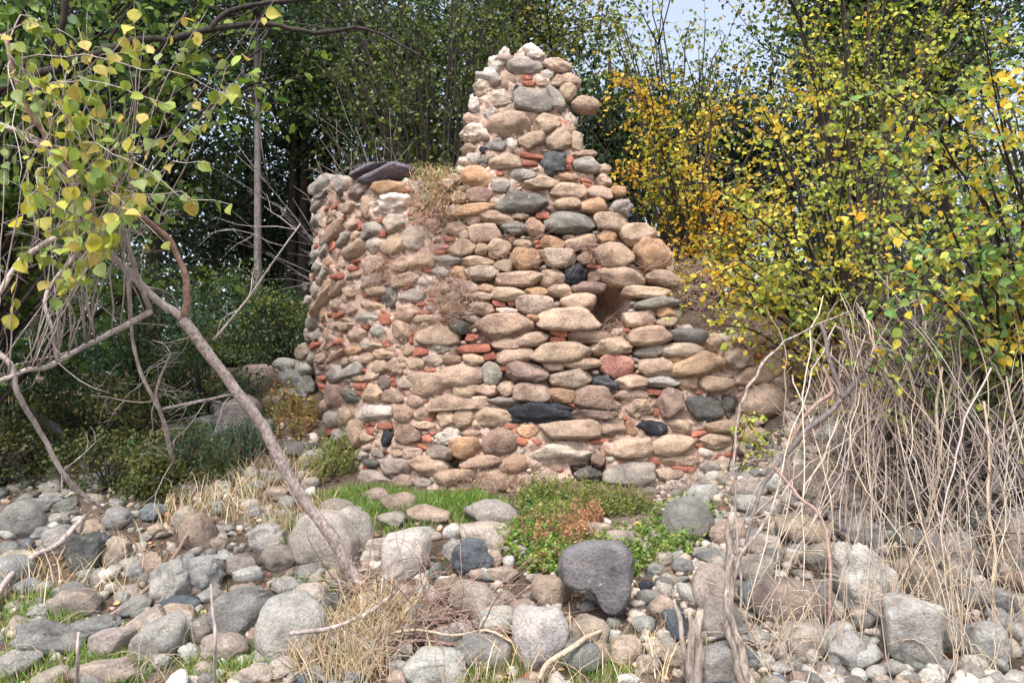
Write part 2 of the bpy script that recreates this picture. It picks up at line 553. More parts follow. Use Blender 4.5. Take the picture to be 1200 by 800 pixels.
def make_core():
    S = 3
    idx, V, Fc = {}, [], []
    def vert(i, j, back):
        k = (i, j, back)
        if k not in idx:
            px, py = i * S, j * S
            t, n = face_frame(px, py)
            p = face_point(px, py)
            w = noise.fractal(p * 11, .55, 2.1, 5) * .040 + noise.fractal(p * 2.2, .9, 2, 2) * .03
            if not back:
                p = p - n * (recess(px, py) + w)
            else:
                th = .80 if py > 230 else .80 - .38 * (230 - py) / 170
                p = p - n * (th + w * 3)
                if px > 800 and p.z > 1.2: p -= n * .1
            # only the very base follows into the soil
            idx[k] = len(V); V.append(p - ruin.location)
        return idx[k]
    ni, nj = W // S, H // S
    cell = np.zeros((ni, nj), bool)
    for i in range(ni):
        for j in range(nj):
            cell[i, j] = IN[min(H - 1, int((j + .5) * S)), min(W - 1, int((i + .5) * S))]
    for i in range(ni):
        for j in range(nj):
            if not cell[i, j]: continue
            Fc.append((vert(i, j, 0), vert(i, j + 1, 0), vert(i + 1, j + 1, 0), vert(i + 1, j, 0)))
            Fc.append((vert(i, j, 1), vert(i + 1, j, 1), vert(i + 1, j + 1, 1), vert(i, j + 1, 1)))
            for di, dj, a, b in ((-1, 0, (i, j), (i, j + 1)), (1, 0, (i + 1, j + 1), (i + 1, j)), (0, -1, (i + 1, j), (i, j)), (0, 1, (i, j + 1), (i + 1, j + 1))):
                if not cell[i + di, j + dj]:
                    # a band of extra rows across the thickness keeps the broken edge rough
                    prev = (vert(*a, 0), vert(*b, 0))
                    for s in range(1, 5):
                        def mid(ab, s=s):
                            k = (ab, 'm', s)
                            if k not in idx:
                                f, k2 = V[vert(*ab, 0)], V[vert(*ab, 1)]
                                q = f.lerp(k2, s / 5)
                                wv = noise.noise_vector((q + ruin.location) * 5.5) * .07
                                idx[k] = len(V); V.append(q + wv)
                            return idx[k]
                        cur = (mid(a), mid(b))
                        Fc.append((prev[0], cur[0], cur[1], prev[1]))
                        prev = cur
                    Fc.append((prev[0], vert(*a, 1), vert(*b, 1), prev[1]))
    m = bpy.data.meshes.new('mortar_core')
    m.from_pydata([tuple(v) for v in V], [], Fc)
    m.polygons.foreach_set('use_smooth', [True] * len(m.polygons))
    m.update()
    bm = bmesh.new(); bm.from_mesh(m)
    bmesh.ops.recalc_face_normals(bm, faces=bm.faces)
    bm.to_mesh(m); bm.free()
    new_obj('mortar_core', m, MAT['mortar'], ruin)
make_core()

# stones of the face: enlarged-crop coordinates (origin x, y, scale), then cx, cy, width, height, tilt, pigment, shape
WALL = {
 (340, 180, 3.635): """130 150 110 95 0 g r;180 170 90 80 -20 g c;222 135 60 90 0 g c;412 150 150 65 -8 o c;430 220 170 90 0 w r;290 160 90 55 10 pg c;
115 220 60 60 0 g c;120 290 70 90 0 g c;195 325 80 75 15 t b;150 370 60 50 0 g c;250 235 55 60 0 t c;180 275 55 45 20 t c;325 225 40 110 0 t c;
265 300 55 50 0 t c;232 365 65 40 15 g c;290 345 60 45 0 t c;345 325 75 75 0 g b;440 295 110 80 0 gt c;540 360 128 108 0 gt e;440 390 100 100 0 t c;
360 390 85 70 0 g c;270 415 108 68 5 t b;105 435 50 50 0 g e;150 410 55 40 15 g c;200 430 40 55 0 t c;120 480 55 55 0 g c;165 460 45 45 0 t c;
560 455 118 98 0 t e;470 470 90 60 0 t c;345 475 108 88 0 pt c;220 480 50 40 0 t c;665 455 120 45 -5 g c;730 400 112 78 20 t c;700 320 90 60 10 t c;
740 345 40 45 0 t c;640 505 70 50 0 g c;720 510 70 75 0 o c;480 540 112 72 5 t c;350 540 95 60 10 pt c;270 525 80 40 10 t c;140 525 60 50 20 g c;
155 570 60 50 25 t c;105 580 45 75 0 g c;75 575 40 50 0 d c;75 622 35 40 0 g c;210 580 80 40 15 t c;145 630 150 45 25 t c;425 615 88 98 10 d r;
520 605 115 60 0 g b;370 585 90 50 0 t c;265 600 70 40 5 t c;340 645 90 50 -10 t c;265 660 50 55 0 pt c;205 650 50 50 0 t c;100 715 60 75 0 g e;
145 680 30 70 0 ot c;490 675 95 75 0 t c;570 705 90 40 5 t c;325 700 88 48 0 g c;375 755 70 58 0 g e;280 775 88 60 0 t e;620 772 170 84 0 t b;
470 760 95 92 0 t r;200 735 40 60 0 t c;165 770 40 60 0 t c;240 740 60 40 0 t c;85 770 30 50 0 g c;680 665 110 70 0 ot c;720 740 80 60 0 d c;
800 105 128 98 5 o e;805 175 112 66 0 b c;780 240 190 50 5 o b;720 185 70 50 0 t c;778 285 66 40 0 t b;880 275 145 60 0 t b;830 340 132 78 0 t b;
812 405 57 57 0 t b;890 400 104 84 15 t c;800 458 144 44 -5 t c;910 475 84 54 -15 t b;820 510 134 62 3 tg b;750 570 108 52 0 tg b;835 572 72 36 0 ot c;
800 610 132 38 0 t c;905 600 82 56 0 o c;815 655 112 62 0 t c;910 545 74 46 0 t c;905 670 62 42 0 g c;660 130 70 40 0 t c;610 300 60 50 0 p c;700 235 60 40 0 p c""",
 (500, 30, 3.635): """405 85 88 62 0 pt r;455 115 130 78 -20 w r;330 125 58 72 0 w r;300 165 82 72 0 w r;420 175 148 78 5 g b;555 175 128 62 -5 t c;
610 235 92 62 -20 t c;262 225 112 56 -20 g c;345 235 72 78 0 t c;240 260 84 74 0 tw r;315 315 112 72 5 tw r;455 325 170 115 -8 dg b;385 280 36 60 0 k c;
545 310 62 135 25 g c;345 350 78 62 15 tw c;270 385 56 62 0 g r;190 400 70 60 0 t c;205 335 56 84 0 w r;205 460 124 84 0 wt r;180 520 78 58 0 t r;
200 570 64 52 0 w c;675 335 112 66 -5 t e;600 285 72 72 0 t c;490 245 46 32 0 t c;515 210 52 46 0 w c;555 235 52 62 -30 t c;355 425 188 112 0 t e;
510 420 128 88 0 t c;445 495 114 74 0 t b;565 485 118 104 0 t c;640 500 62 92 0 t c;290 515 104 78 0 dg r;360 510 56 72 0 w r;235 535 32 40 0 k c;
240 580 56 52 0 d r;335 580 134 72 0 t b;535 590 112 108 0 ke r;672 545 104 32 3 t c;685 595 118 74 0 g c;755 615 52 62 -30 t c;217 650 132 98 0 o b;
315 685 98 64 5 g c;410 635 102 48 0 g b;485 668 144 58 0 t c;595 645 92 48 0 ot c;755 660 67 52 -25 t c;225 720 113 72 0 b b;600 705 152 68 0 t c;
735 710 108 54 -8 t b;815 705 84 48 0 o c;600 760 112 48 0 t b;715 765 124 68 0 o b;395 752 236 98 3 d c;830 770 104 74 0 g r;120 650 70 40 0 t c""",
 (560, 220, 3.635): """35 90 78 46 5 o c;180 120 72 28 0 t c;245 170 70 92 30 op c;393 153 206 94 0 d e;155 172 110 64 0 dg r;568 145 144 88 -5 t c;550 208 78 55 0 o c;
685 200 155 94 5 t c;740 285 152 144 0 o c;805 300 52 122 15 t c;315 230 98 55 0 o b;390 212 58 27 0 t c;440 232 136 68 12 t b;580 285 154 104 0 t b;
205 305 134 94 0 o c;95 260 104 74 10 t b;190 240 80 40 0 t c;345 300 144 78 0 tg b;455 300 62 52 0 t c;180 390 196 64 5 t c;320 383 104 78 10 t b;
418 365 100 78 15 k r;495 380 50 50 0 b c;610 380 190 88 -12 t c;790 388 146 66 -5 t c;132 453 140 58 0 t b;248 442 104 48 -3 o b;350 437 104 66 10 t c;
467 425 140 52 0 pb b;720 447 192 54 -3 t c;425 488 140 74 -3 t b;40 510 78 68 0 g c;245 500 156 78 3 tg b;125 522 86 34 0 wp c;765 492 188 58 5 gd b;
700 560 136 78 12 t b;798 528 74 48 0 o b;803 572 84 40 0 t b;240 552 78 36 3 o c;120 592 240 112 0 t c;380 562 262 94 3 t b;478 628 180 68 0 b b;
740 632 196 84 3 t b;228 645 146 65 3 t c;565 680 172 88 3 t r;730 697 122 56 0 g b;108 665 98 52 5 t c;355 700 248 88 3 t b;155 717 155 78 3 t b;
595 762 134 92 -5 R b;440 750 176 48 -2 t c;320 757 84 48 0 pt c;760 765 138 82 0 t c;25 420 60 30 0 o c""",
 (340, 370, 3.635): """345 128 98 46 0 tw c;400 160 94 47 0 t c;265 150 72 36 0 o c;75 80 32 62 0 g c;115 80 32 62 0 g c;55 150 48 72 0 bd c;50 215 57 82 0 g e;90 185 42 56 0 g c;
130 180 42 46 0 t c;200 170 94 27 15 t c;175 215 52 42 0 t c;235 195 37 37 0 t c;280 185 62 44 0 tg c;325 180 52 47 0 t c;195 250 68 80 10 g b;270 230 100 54 8 g b;
378 220 62 62 0 t b;450 215 94 88 0 t r;535 200 72 67 0 t c;610 190 88 54 0 tg c;690 188 88 44 0 bo c;780 185 94 54 0 t c;495 148 62 47 0 t c;640 135 84 47 0 w r;
720 248 196 108 0 t e;858 245 84 104 15 g e;910 175 104 66 0 t c;920 118 124 58 0 t c;245 272 37 30 0 t c;290 265 47 32 0 t c;345 257 62 32 5 t c;400 285 62 62 0 db c;
500 275 84 62 10 gt b;585 295 170 100 0 t b;690 372 190 68 -3 tb b;750 318 104 57 5 t c;845 322 94 50 0 t c;925 315 78 58 0 t c;350 325 94 78 0 t c;195 340 68 92 0 pb b;
255 345 82 72 -20 d r;440 345 100 62 0 bt b;530 362 74 58 0 t e;805 370 104 58 0 t c;900 365 114 42 0 b b;155 380 52 52 0 t e;355 412 150 74 0 wg b;480 415 84 78 0 t e;
555 415 78 57 0 t c;180 430 62 88 -10 g e;232 430 62 78 0 t e;268 415 37 52 0 t c;860 432 172 78 0 t c;660 435 88 73 0 t c;730 440 94 92 0 t b;570 463 94 34 0 t c;
275 500 62 112 -12 t c;215 505 54 58 0 g c;325 520 57 42 0 t c;505 505 108 84 0 b c;672 512 118 78 0 w r;770 500 88 34 3 bt c;415 525 62 80 0 k r;370 585 52 37 0 g c;
455 583 62 40 0 t c;525 585 78 52 0 tp c;635 578 108 63 0 bg c;745 562 128 88 10 o b;880 535 144 118 0 b e;295 590 57 42 0 g c;345 628 78 37 0 dk c;450 640 134 63 0 pg b;
590 640 154 84 0 t b;810 625 174 58 5 bt b;365 695 138 73 -8 gp b;475 700 94 62 0 pt c;565 710 84 52 0 g c;690 690 186 68 3 bt b;865 695 194 98 -5 bt c""",
 (560, 380, 3.635): """60 205 88 94 15 g e;205 205 190 93 0 pb c;400 232 194 80 0 td c;540 250 108 68 -12 ke r;650 245 134 68 3 t b;790 245 154 48 5 g c;40 280 94 53 -3 t c;120 275 78 62 0 t c;
230 295 150 88 0 tp b;355 302 108 64 0 ob b;493 310 175 93 -3 b b;650 297 134 42 0 tb c;820 330 112 122 0 bp c;690 350 154 94 0 t r;25 335 62 57 0 t c;115 328 134 42 0 gb c;
275 378 276 88 0 k r;495 385 186 48 -3 bd c;65 398 155 74 0 t b;390 445 240 78 3 t b;565 447 118 63 0 bt c;650 443 42 67 0 o b;742 438 134 68 0 k b;85 495 155 120 0 b e;
212 455 84 58 0 o c;345 545 268 134 -3 wt r;655 525 170 98 0 t c;830 515 180 92 0 t e;145 590 134 84 0 bo e;30 585 104 48 0 bt c;655 640 226 108 5 gd c;515 570 62 72 0 b c;
470 640 112 72 0 dk r;270 665 155 78 0 pb c;110 660 186 93 0 pb c;365 660 62 52 0 t c;835 585 124 48 0 t c;815 635 104 52 0 tg c;910 660 94 32 0 g c;860 430 104 62 0 t c;
100 735 170 70 0 pb c;570 700 124 47 0 t c""",
 (720, 340, 3.077): """275 165 134 58 -3 kg b;248 215 144 58 3 tg c;222 252 62 32 0 o c;305 270 195 92 10 to b;450 250 104 84 0 tg r;360 190 84 58 0 tp c;490 175 124 52 0 tg c;590 185 94 52 0 g c;
570 280 94 74 -20 t c;495 310 124 62 5 t c;365 340 134 58 -3 t b;265 335 62 47 0 to b;550 400 170 128 0 tg e;330 425 144 104 0 dk r;415 420 62 82 0 dk r;240 490 104 42 0 t c;
390 490 134 52 0 t c;490 470 92 62 0 wt r;490 530 114 74 0 t c;370 545 114 57 0 t c;600 495 94 52 0 t c;475 590 84 47 0 kd r;235 612 124 37 0 t c;345 640 78 67 0 g c;605 330 70 50 0 tg c""",
}
BRK = {
 (340, 180, 3.635): "195 225 40 30;220 285 35 25;185 395 35 50;175 470 30 25;155 320 25 30;300 310 30 40;385 290 35 25;392 343 40 30;410 705 55 50;365 620 45 25;320 740 40 20;490 570 40 20;560 640 55 25;585 495 40 25;265 490 40 30;325 600 30 20;770 785 50 30;890 640 60 25;100 530 25 25;570 680 60 20",
 (500, 30, 3.635): "420 222 60 28;435 250 55 25;365 482 45 25;450 555 105 28;440 588 75 25;610 575 35 35;605 605 30 25;310 632 60 28;680 660 50 20;680 682 35 20",
 (560, 220, 3.635): "345 618 75 32;340 645 65 25;90 492 55 22;145 492 40 20;25 683 50 28;50 717 55 30;120 767 55 28;275 120 60 30",
 (340, 370, 3.635): "555 150 65 40;775 90 50 25;773 140 158 40;860 178 65 20;610 232 60 22;555 240 45 20;320 232 35 20;300 300 55 28;445 295 35 25;500 325 35 20;410 120 35 28;318 48 40 20;185 490 55 35;610 412 30 20;590 440 50 20;585 522 35 30;460 555 40 25;340 490 30 30;515 95 18 50;135 265 35 22;135 300 35 25;920 220 70 32;930 465 40 28;440 272 35 18;325 650 35 20;295 330 30 25",
 (560, 380, 3.635): "295 325 40 25;225 503 120 40;140 432 55 20;155 465 45 50;515 497 120 22;610 590 50 24;740 580 75 32;875 618 105 27;870 680 80 30;555 545 35 25;750 290 70 24;760 375 25 30",
 (720, 340, 3.077): "645 450 70 24",
}
PROTO = {'c': COBBLE, 'b': BLOCK, 'r': ROUGH, 'e': EGG}
occ = np.zeros((H, W), bool)
def mark(cx, cy, w, h, rot):
    x0, x1, y0, y1 = int(cx - w), int(cx + w) + 1, int(cy - h - w * .3), int(cy + h + w * .3) + 1
    x0, y0 = max(0, x0), max(0, y0)
    yy, xx = np.mgrid[y0:min(H, y1), x0:min(W, x1)]
    c, s = math.cos(R(rot)), math.sin(R(rot))
    dx, dy = xx - cx, -(yy - cy)
    a, b = (dx * c + dy * s) / (w / 2), (-dx * s + dy * c) / (h / 2)
    occ[y0:min(H, y1), x0:min(W, x1)] |= (np.abs(a) ** 2.6 + np.abs(b) ** 2.6) < 1

def face_matrix(px, py, w, h, rot, deep, sink, rnd, flip=True):
    """place a unit stone on the wall's face; w, h in photo pixels"""
    p = face_point(px, py)
    t, n = face_frame(px, py)
    view = (p - EYE); D = p.y
    sc = D / 900
    fore = max(.42, abs(n.dot(Vector((view.x, view.y, 0)).normalized())))
    ww, hh = w * sc / fore, h * sc
    if fore < .8: ww *= .92
    dd = deep * (ww * hh) ** .5
    M = Matrix((t, -n, Vector((0, 0, 1)))).transposed()          # columns: x along the wall, y into it, z up
    M = M @ Matrix.Rotation(-R(rot), 3, 'Y')
    fl = Matrix.Diagonal((1 if not flip else rnd.choice((-1, 1)), rnd.choice((-1, 1)), 1 if not flip else rnd.choice((-1, 1))))
    S3 = Matrix.Diagonal((ww / 2, dd / 2, hh / 2))
    A = (M @ S3 @ fl)
    if A.determinant() < 0:
        A = M @ S3 @ Matrix.Diagonal((-fl[0][0], fl[1][1], fl[2][2]))
    c = p - n * (dd * .5 * sink)
    return Matrix.Translation(c) @ A.to_4x4()

entries = []
for (ox, oy, s), txt in WALL.items():
    for row in txt.replace('\n', '').split(';'):
        cx, cy, w, h, rot, col, shp = row.split()
        entries.append((ox + float(cx) / s, oy + float(cy) / s, float(w) / s, float(h) / s, float(rot), col, shp))
entries.sort(key=lambda e: -e[2] * e[3])
kept = []
for e in entries:
    x, y, w, h = e[:4]
    if any(abs(x - k[0]) < .32 * (w + k[2]) * .8 and abs(y - k[1]) < .32 * (h + k[3]) * .8 for k in kept):
        continue
    kept.append(e)
bricks = []
for (ox, oy, s), txt in BRK.items():
    for row in txt.split(';'):
        cx, cy, w, h = map(float, row.split())
        bricks.append((ox + cx / s, oy + cy / s, w / s, h / s))
rnd = random.Random(11)
stuffV, stuffC = [], []
LOW = []                                        # low-poly versions for the joined rubble
for i in range(6):
    me = stone_mesh('pebble', 700 + i, .8, 5, .68, .14, sub=1, flat=2, chips=1)
    LOW.append((np.array([v.co[:] for v in me.vertices]), np.array([v for f in me.polygons for v in f.vertices])))
    bpy.data.meshes.remove(me)
class Rubble:
    def __init__(s): s.V, s.F, s.c, s.n = [], [], [], 0
    def add(s, M, col):
        v, f = random.choice(LOW)
        A = np.array(M)
        s.V.append(v @ A[:3, :3].T + A[:3, 3]); s.F.append(f + s.n); s.n += len(v)
        s.c.append(np.tile(np.array(col[:3]), (len(v), 1)))
    def build(s, name, parent=None):
        V = np.concatenate(s.V)
        if parent: V = V - np.array(parent.location)
        m = np_mesh(name, V, 3, np.concatenate(s.F), np.concatenate(s.c), True)
        return new_obj(name, m, MAT['stone_stuff'], parent)
n_stone = 0
fill = Rubble()
for e in kept:
    x, y, w, h, rot, col, shp = e
    k = 1.13
    soft = min(1, max(0, (x - 500) / 90))
    M = face_matrix(x, y, w * k, h * k, rot + rnd.uniform(-3, 3), rnd.uniform(.85, 1.05), rnd.uniform(.38, .60) - .08 * soft, rnd)
    mark(x, y, w, h, rot)
    o = new_obj('stone', rnd.choice(PROTO[shp]), None, ruin)
    place(o, M, ruin)
    o.color = (*pig(col, rnd), 1)
    n_stone += 1
# the dark slab on the broken top, and bricks wedged into the joints
o = new_obj('capping_slab', BLOCK[7], None, ruin)
place(o, face_matrix(434, 199, 46, 10, 3, 1.5, .4, rnd, False), ruin); o.color = (.22, .20, .23, 1)
o = new_obj('capping_slab', BLOCK[3], None, ruin)
place(o, face_matrix(441, 206, 66, 16, 6, 1.0, .5, rnd, False), ruin); o.color = (.19, .17, .21, 1); o['label'] = 'dark purple slab lying on the broken top'
for x, y, w, h in bricks:
    M = face_matrix(x, y, w * 1.05, max(h, 6) * 1.08, rnd.uniform(-6, 6), .9, .5, rnd)
    mark(x, y, w, h, 0)
    o = new_obj('brick', rnd.choice(BRICK), None, ruin)
    place(o, M, ruin)
    o.color = (*pig('r', rnd, .25), 1)
# small wedge stones and brick chips in what is left of the joints
cand = np.argwhere(IN & ~occ)
rnd.seed(5)
order = RNG.permutation(len(cand))[:9000]
wedge = []
for q in order:
    y, x = cand[q]
    if occ[y, x]: continue
    if recess(x, y) > .16: continue
    best = 0
    for r_ in (13, 11, 9, 7, 5.5, 4):
        w, h = r_ * 1.7, r_ * 1.1
        x0, x1, y0, y1 = int(x - w / 2), int(x + w / 2) + 1, int(y - h / 2), int(y + h / 2) + 1
        if not IN[max(0, y0):y1, x0:x1].all(): continue
        if occ[y0:y1, x0:x1].mean() < .10:
            best = r_; break
    if best:
        wedge.append((x, y, best * 1.7, best * 1.1))
        mark(x, y, best * 1.7, best * 1.1, 0)
wedge.sort(key=lambda e: -e[2])
for x, y, w, h in wedge:
    brick = rnd.random() < (.42 if x < 540 else .18)
    if rnd.random() < .25 and w < 10: continue
    col = pig('r', rnd, .25) if brick else pig(rnd.choice(['t', 't', 'tp', 'g', 'tw', 'w', 'b', 'p']), rnd, .2)
    M = face_matrix(x, y, w * 1.15, h * 1.15, rnd.uniform(-25, 25), .9, rnd.uniform(.5, .8), rnd)
    if brick:
        o = new_obj('brick', rnd.choice(BRICK), None, ruin)
        place(o, face_matrix(x, y, w * 1.25, max(4.5, h * .85), rnd.uniform(-9, 9), .9, rnd.uniform(.4, .6), rnd), ruin)
        o.color = (*col, 1)
    elif n_stone < 298:
        o = new_obj('stone', rnd.choice(COBBLE + ROUGH), None, ruin); place(o, M, ruin); o.color = (*col, 1); n_stone += 1
    else:
        fill.add(M, col)
# rubble showing in the broken flanks and the top of the core
B = [p for p in OUT if p[1] < 560]
for i in range(len(B) - 1):
    (xa, ya), (xb, yb) = B[i], B[i + 1]
    L = math.hypot(xb - xa, yb - ya)
    for s in range(max(1, int(L / 9))):
        for dpt in (.12, .26, .40, .54, .68):
            if rnd.random() < .25: continue
            f = (s + rnd.random()) / max(1, int(L / 9))
            x, y = xa + (xb - xa) * f, ya + (yb - ya) * f
            t, n = face_frame(x, y)
            p = face_point(x, y) - n * (dpt * (1 if y > 200 else .6) + rnd.uniform(-.05, .05)) + Vector((0, 0, rnd.uniform(-.05, .02)))
            sz = rnd.uniform(.04, .085)
            M = Matrix.Translation(p) @ Matrix.Rotation(rnd.uniform(0, 6), 4, Vector((rnd.gauss(0, 1), rnd.gauss(0, 1), rnd.gauss(0, 1)))) @ Matrix.Diagonal((sz * 1.3, sz, sz * .8, 1))
            fill.add(M, pig(rnd.choice(['t', 'w', 'wt', 'g', 'p', 'tw']), rnd, .2))
tag(fill.build('wedge_stones', ruin), kind='stuff')

# ------------------------------------------------------------------ loose stones on the bank
ROCKS = {
 (0, 500, 2.667): """65 305 120 110 0 dg e;130 250 120 50 10 dg c;60 415 120 45 3 tg c;25 470 110 90 0 ge e;85 375 45 40 0 ek c;130 335 80 35 0 ge c;175 370 90 90 0 g c;
270 415 110 130 0 dk r;355 410 90 100 0 tg r;360 295 75 70 0 g e;275 330 80 60 0 t c;180 300 60 50 0 g c;470 440 65 70 0 t b;510 510 115 130 5 wg r;615 350 100 110 15 t b;
580 300 75 80 20 tg b;680 372 50 42 0 t c;640 470 110 110 0 wg r;690 430 95 65 0 w r;755 440 90 60 -10 tw b;835 360 108 88 10 w r;870 420 112 78 0 tg c;
555 560 130 45 8 ek b;555 605 92 74 0 t c;580 640 66 78 0 w r;460 630 108 78 30 tg b;490 690 145 115 20 g b;500 742 60 52 0 w r;625 645 62 72 0 gb c;340 690 124 84 15 gt b;
155 680 225 95 -8 dg r;290 640 145 64 0 dg r;45 755 115 60 5 g b;320 780 195 66 0 tg b;225 565 145 84 5 tg c;215 520 94 48 0 dg c;750 600 178 135 15 dg b;895 655 212 192 10 wg e;
700 700 135 75 0 tg c;890 505 84 54 0 wg c;760 530 84 64 0 t r;795 785 104 54 0 tg c;380 540 46 42 0 w r;420 570 94 54 30 g b;125 510 62 34 0 wg r;85 505 74 44 0 eg c;330 170 105 50 0 g c;
980 110 84 62 0 g e;860 165 84 44 0 g c;930 75 124 44 0 d b;700 30 114 64 30 g b;200 250 70 40 10 dg c;240 190 60 40 0 dg c;420 460 60 50 0 g r;20 390 70 50 0 dg c;120 590 60 36 0 g r""",
 (0, 250, 2.667): """800 535 136 90 10 tp b;910 525 78 64 0 g c;890 480 74 48 0 g e;740 640 135 105 20 pg b;945 480 44 76 0 tg e;640 665 74 54 0 g c;690 620 64 54 0 g c;910 575 94 44 0 g c;985 775 84 64 0 g e;850 600 70 50 0 pg c;960 545 60 60 0 g c;820 680 80 60 0 pg r""",
 (300, 540, 3.077): """345 275 135 172 20 wt e;240 315 240 200 -15 wt e;80 365 135 98 0 gt c;45 290 114 94 10 wg r;290 190 114 78 -10 gt e;430 135 98 58 0 bp c;520 160 124 68 8 bt b;620 200 155 54 -3 t c;
490 220 98 54 0 gt c;850 200 186 88 -8 gp c;710 262 62 48 0 w e;820 288 165 88 -3 tw b;780 365 140 124 -15 ek r;710 330 74 74 0 g c;540 368 145 182 2 wp b;435 315 94 54 15 tw c;
420 360 84 54 0 wt c;700 455 114 54 0 bt c;785 530 170 114 -10 tg b;870 605 134 94 0 wg b;815 705 195 104 0 dg c;1020 660 166 195 -15 wg b;860 365 54 64 0 t c;910 370 46 42 0 w e;
890 420 104 54 0 t c;640 770 210 110 0 wg b;105 465 98 58 -15 g b;190 500 124 84 0 tw c;260 560 84 104 0 dk b;185 705 54 64 0 wt r;90 760 94 64 0 tw c;300 420 94 64 0 t c;965 550 84 74 0 tp c;465 432 28 28 0 w e""",
 (560, 540, 3.077): """265 490 134 108 0 t e;405 625 145 90 5 td b;380 720 134 100 -15 dg c;535 700 108 90 0 t b;440 695 74 64 0 t c;600 600 74 58 0 gw c;670 545 84 84 20 t c;630 495 74 48 0 td c;
610 458 58 38 0 k b;720 610 74 115 15 ke b;710 710 84 74 0 tg c;640 690 64 58 0 tw r;670 640 54 48 0 wt c;615 740 74 54 0 tg c;540 795 74 40 0 w c;735 465 72 34 0 w r;725 492 52 28 0 wt r;
760 235 175 155 10 dg e;805 125 118 58 20 we b;520 300 145 74 0 tg e;440 258 104 54 0 t c;740 390 74 54 0 dg c;850 480 134 155 -10 tw e;880 590 134 134 0 gt e;905 275 114 94 0 t c;
985 105 134 74 0 tg c;1000 410 134 104 0 gt b;1005 160 155 54 -3 g b;1050 230 64 44 0 t c;1040 320 124 84 0 tw b;830 350 94 54 0 dg c;870 740 186 114 0 g c;985 500 74 104 0 de c;1050 540 84 84 0 td e;150 560 84 54 0 tg c;95 510 64 54 0 tp c""",
 (800, 430, 2.1625): """385 180 92 58 8 we e;430 140 52 42 0 ek c;430 220 67 78 0 dg c;315 295 98 74 15 tg c;375 270 52 42 -30 tw c;300 255 37 37 0 w r;340 330 42 52 0 wt r;180 300 94 52 0 tw b;
310 430 124 74 -10 t c;245 475 134 64 -10 tw b;360 490 104 68 0 gt c;455 435 94 84 0 wd r;470 375 47 37 0 w r;440 345 94 44 0 tg c;465 570 134 184 10 wg r;270 615 155 114 0 td e;200 580 64 64 0 d c;
610 560 104 114 20 tg b;690 480 114 94 0 g c;590 450 74 54 0 g c;780 600 124 74 0 dg c;830 440 94 94 10 td e;840 495 64 74 0 td c;310 710 104 94 0 gt c;590 700 124 164 0 gw b;420 730 94 84 0 g c;690 700 84 84 0 g c;
780 720 104 94 0 g c;700 270 84 74 0 d c;640 350 94 64 0 d c;250 260 60 40 0 gt c;330 380 70 40 0 pg c;520 640 70 60 0 g c;740 400 90 60 0 dg c""",
}
COLN = {'t': 'tan', 'p': 'pinkish', 'g': 'grey', 'd': 'charcoal', 'k': 'blue-black', 'o': 'orange', 'b': 'brown', 'w': 'pale', 'e': 'bluish'}
SHPN = {'c': 'rounded', 'b': 'blocky', 'r': 'rough', 'e': 'smooth'}
def zone(px, py):
    if py < 545 and px < 420: return 'on the fallen heap against the curved end of the ruin'
    if px < 150: return 'among stones below the dark bushes'
    if px < 300: return 'on the stony bank under the leaning bare trunk'
    if py < 620 and px < 840: return 'in the green growth at the foot of the ruin'
    if px < 470: return 'beside the foot of the leaning bare trunk'
    if px < 640: return 'near the tangle of dead vines'
    if px < 820: return 'around the big heart-shaped boulder'
    if py < 640: return 'on the rubble heap below the broken wall end'
    if px < 960: return 'behind the old twisted vine stems'
    return 'under the tall dead reeds'
label_groups = {}
def label_rock(o, px, py, w, col, shp, what='river stone'):
    size = 'large' if w > 48 else ('medium' if w > 27 else 'small')
    cn = COLN[col[0]] if len(col) == 1 else COLN[col[0]] + '-' + COLN[col[1]]
    z = zone(px, py)
    tag(o, f'{size} {SHPN[shp]} {cn} {what} {z}', 'stone', 'loose stones ' + z)
rocc = []
def rock(px, py, w, h, rot, col, shp, rnd, sink=.22, name='river_stone'):
    P = hit(px, py + h * .22)
    sc = P.y / 900
    ww, hh = w * sc * 1.08, h * sc * 1.12
    dd = rnd.uniform(.8, 1.0) * (ww * hh) ** .5 * 1.1
    o = new_obj(name, rnd.choice(PROTO[shp]))
    M = Matrix.Translation(P + Vector((0, dd * .12, hh * (.5 - sink)))) @ Matrix.Rotation(rnd.uniform(-.3, .3), 4, 'Z') @ Matrix.Rotation(-R(rot), 4, 'Y') @ Matrix.Rotation(rnd.uniform(-.15, .15), 4, 'X')
    fx, fy = rnd.choice((-1, 1)), rnd.choice((-1, 1))
    M = M @ Matrix.Diagonal((ww / 2 * fx, dd / 2 * fy, hh / 2 * fx * fy, 1))
    place(o, M)
    pc = pig(col, rnd, .14)
    o.color = (pc[0] * .76, pc[1] * .825, pc[2] * .87, 1)          # river stones off the wall are greyer, without its lime dust
    label_rock(o, px, py, w, col, shp)
    rocc.append((px, py, w, h))
    return o
rnd = random.Random(21)
n_rocks = 0
for (ox, oy, s), txt in ROCKS.items():
    for row in txt.replace('\n', '').split(';'):
        cx, cy, w, h, rot, col, shp = row.split()
        px, py, w, h = ox + float(cx) / s, oy + float(cy) / s, float(w) / s, float(h) / s
        if any(abs(px - a) < .3 * (w + c) * .7 and abs(py - b) < .3 * (h + d) * .7 for a, b, c, d in rocc):
            continue
        rock(px, py, w, h, float(rot), col, shp, rnd)
        n_rocks += 1
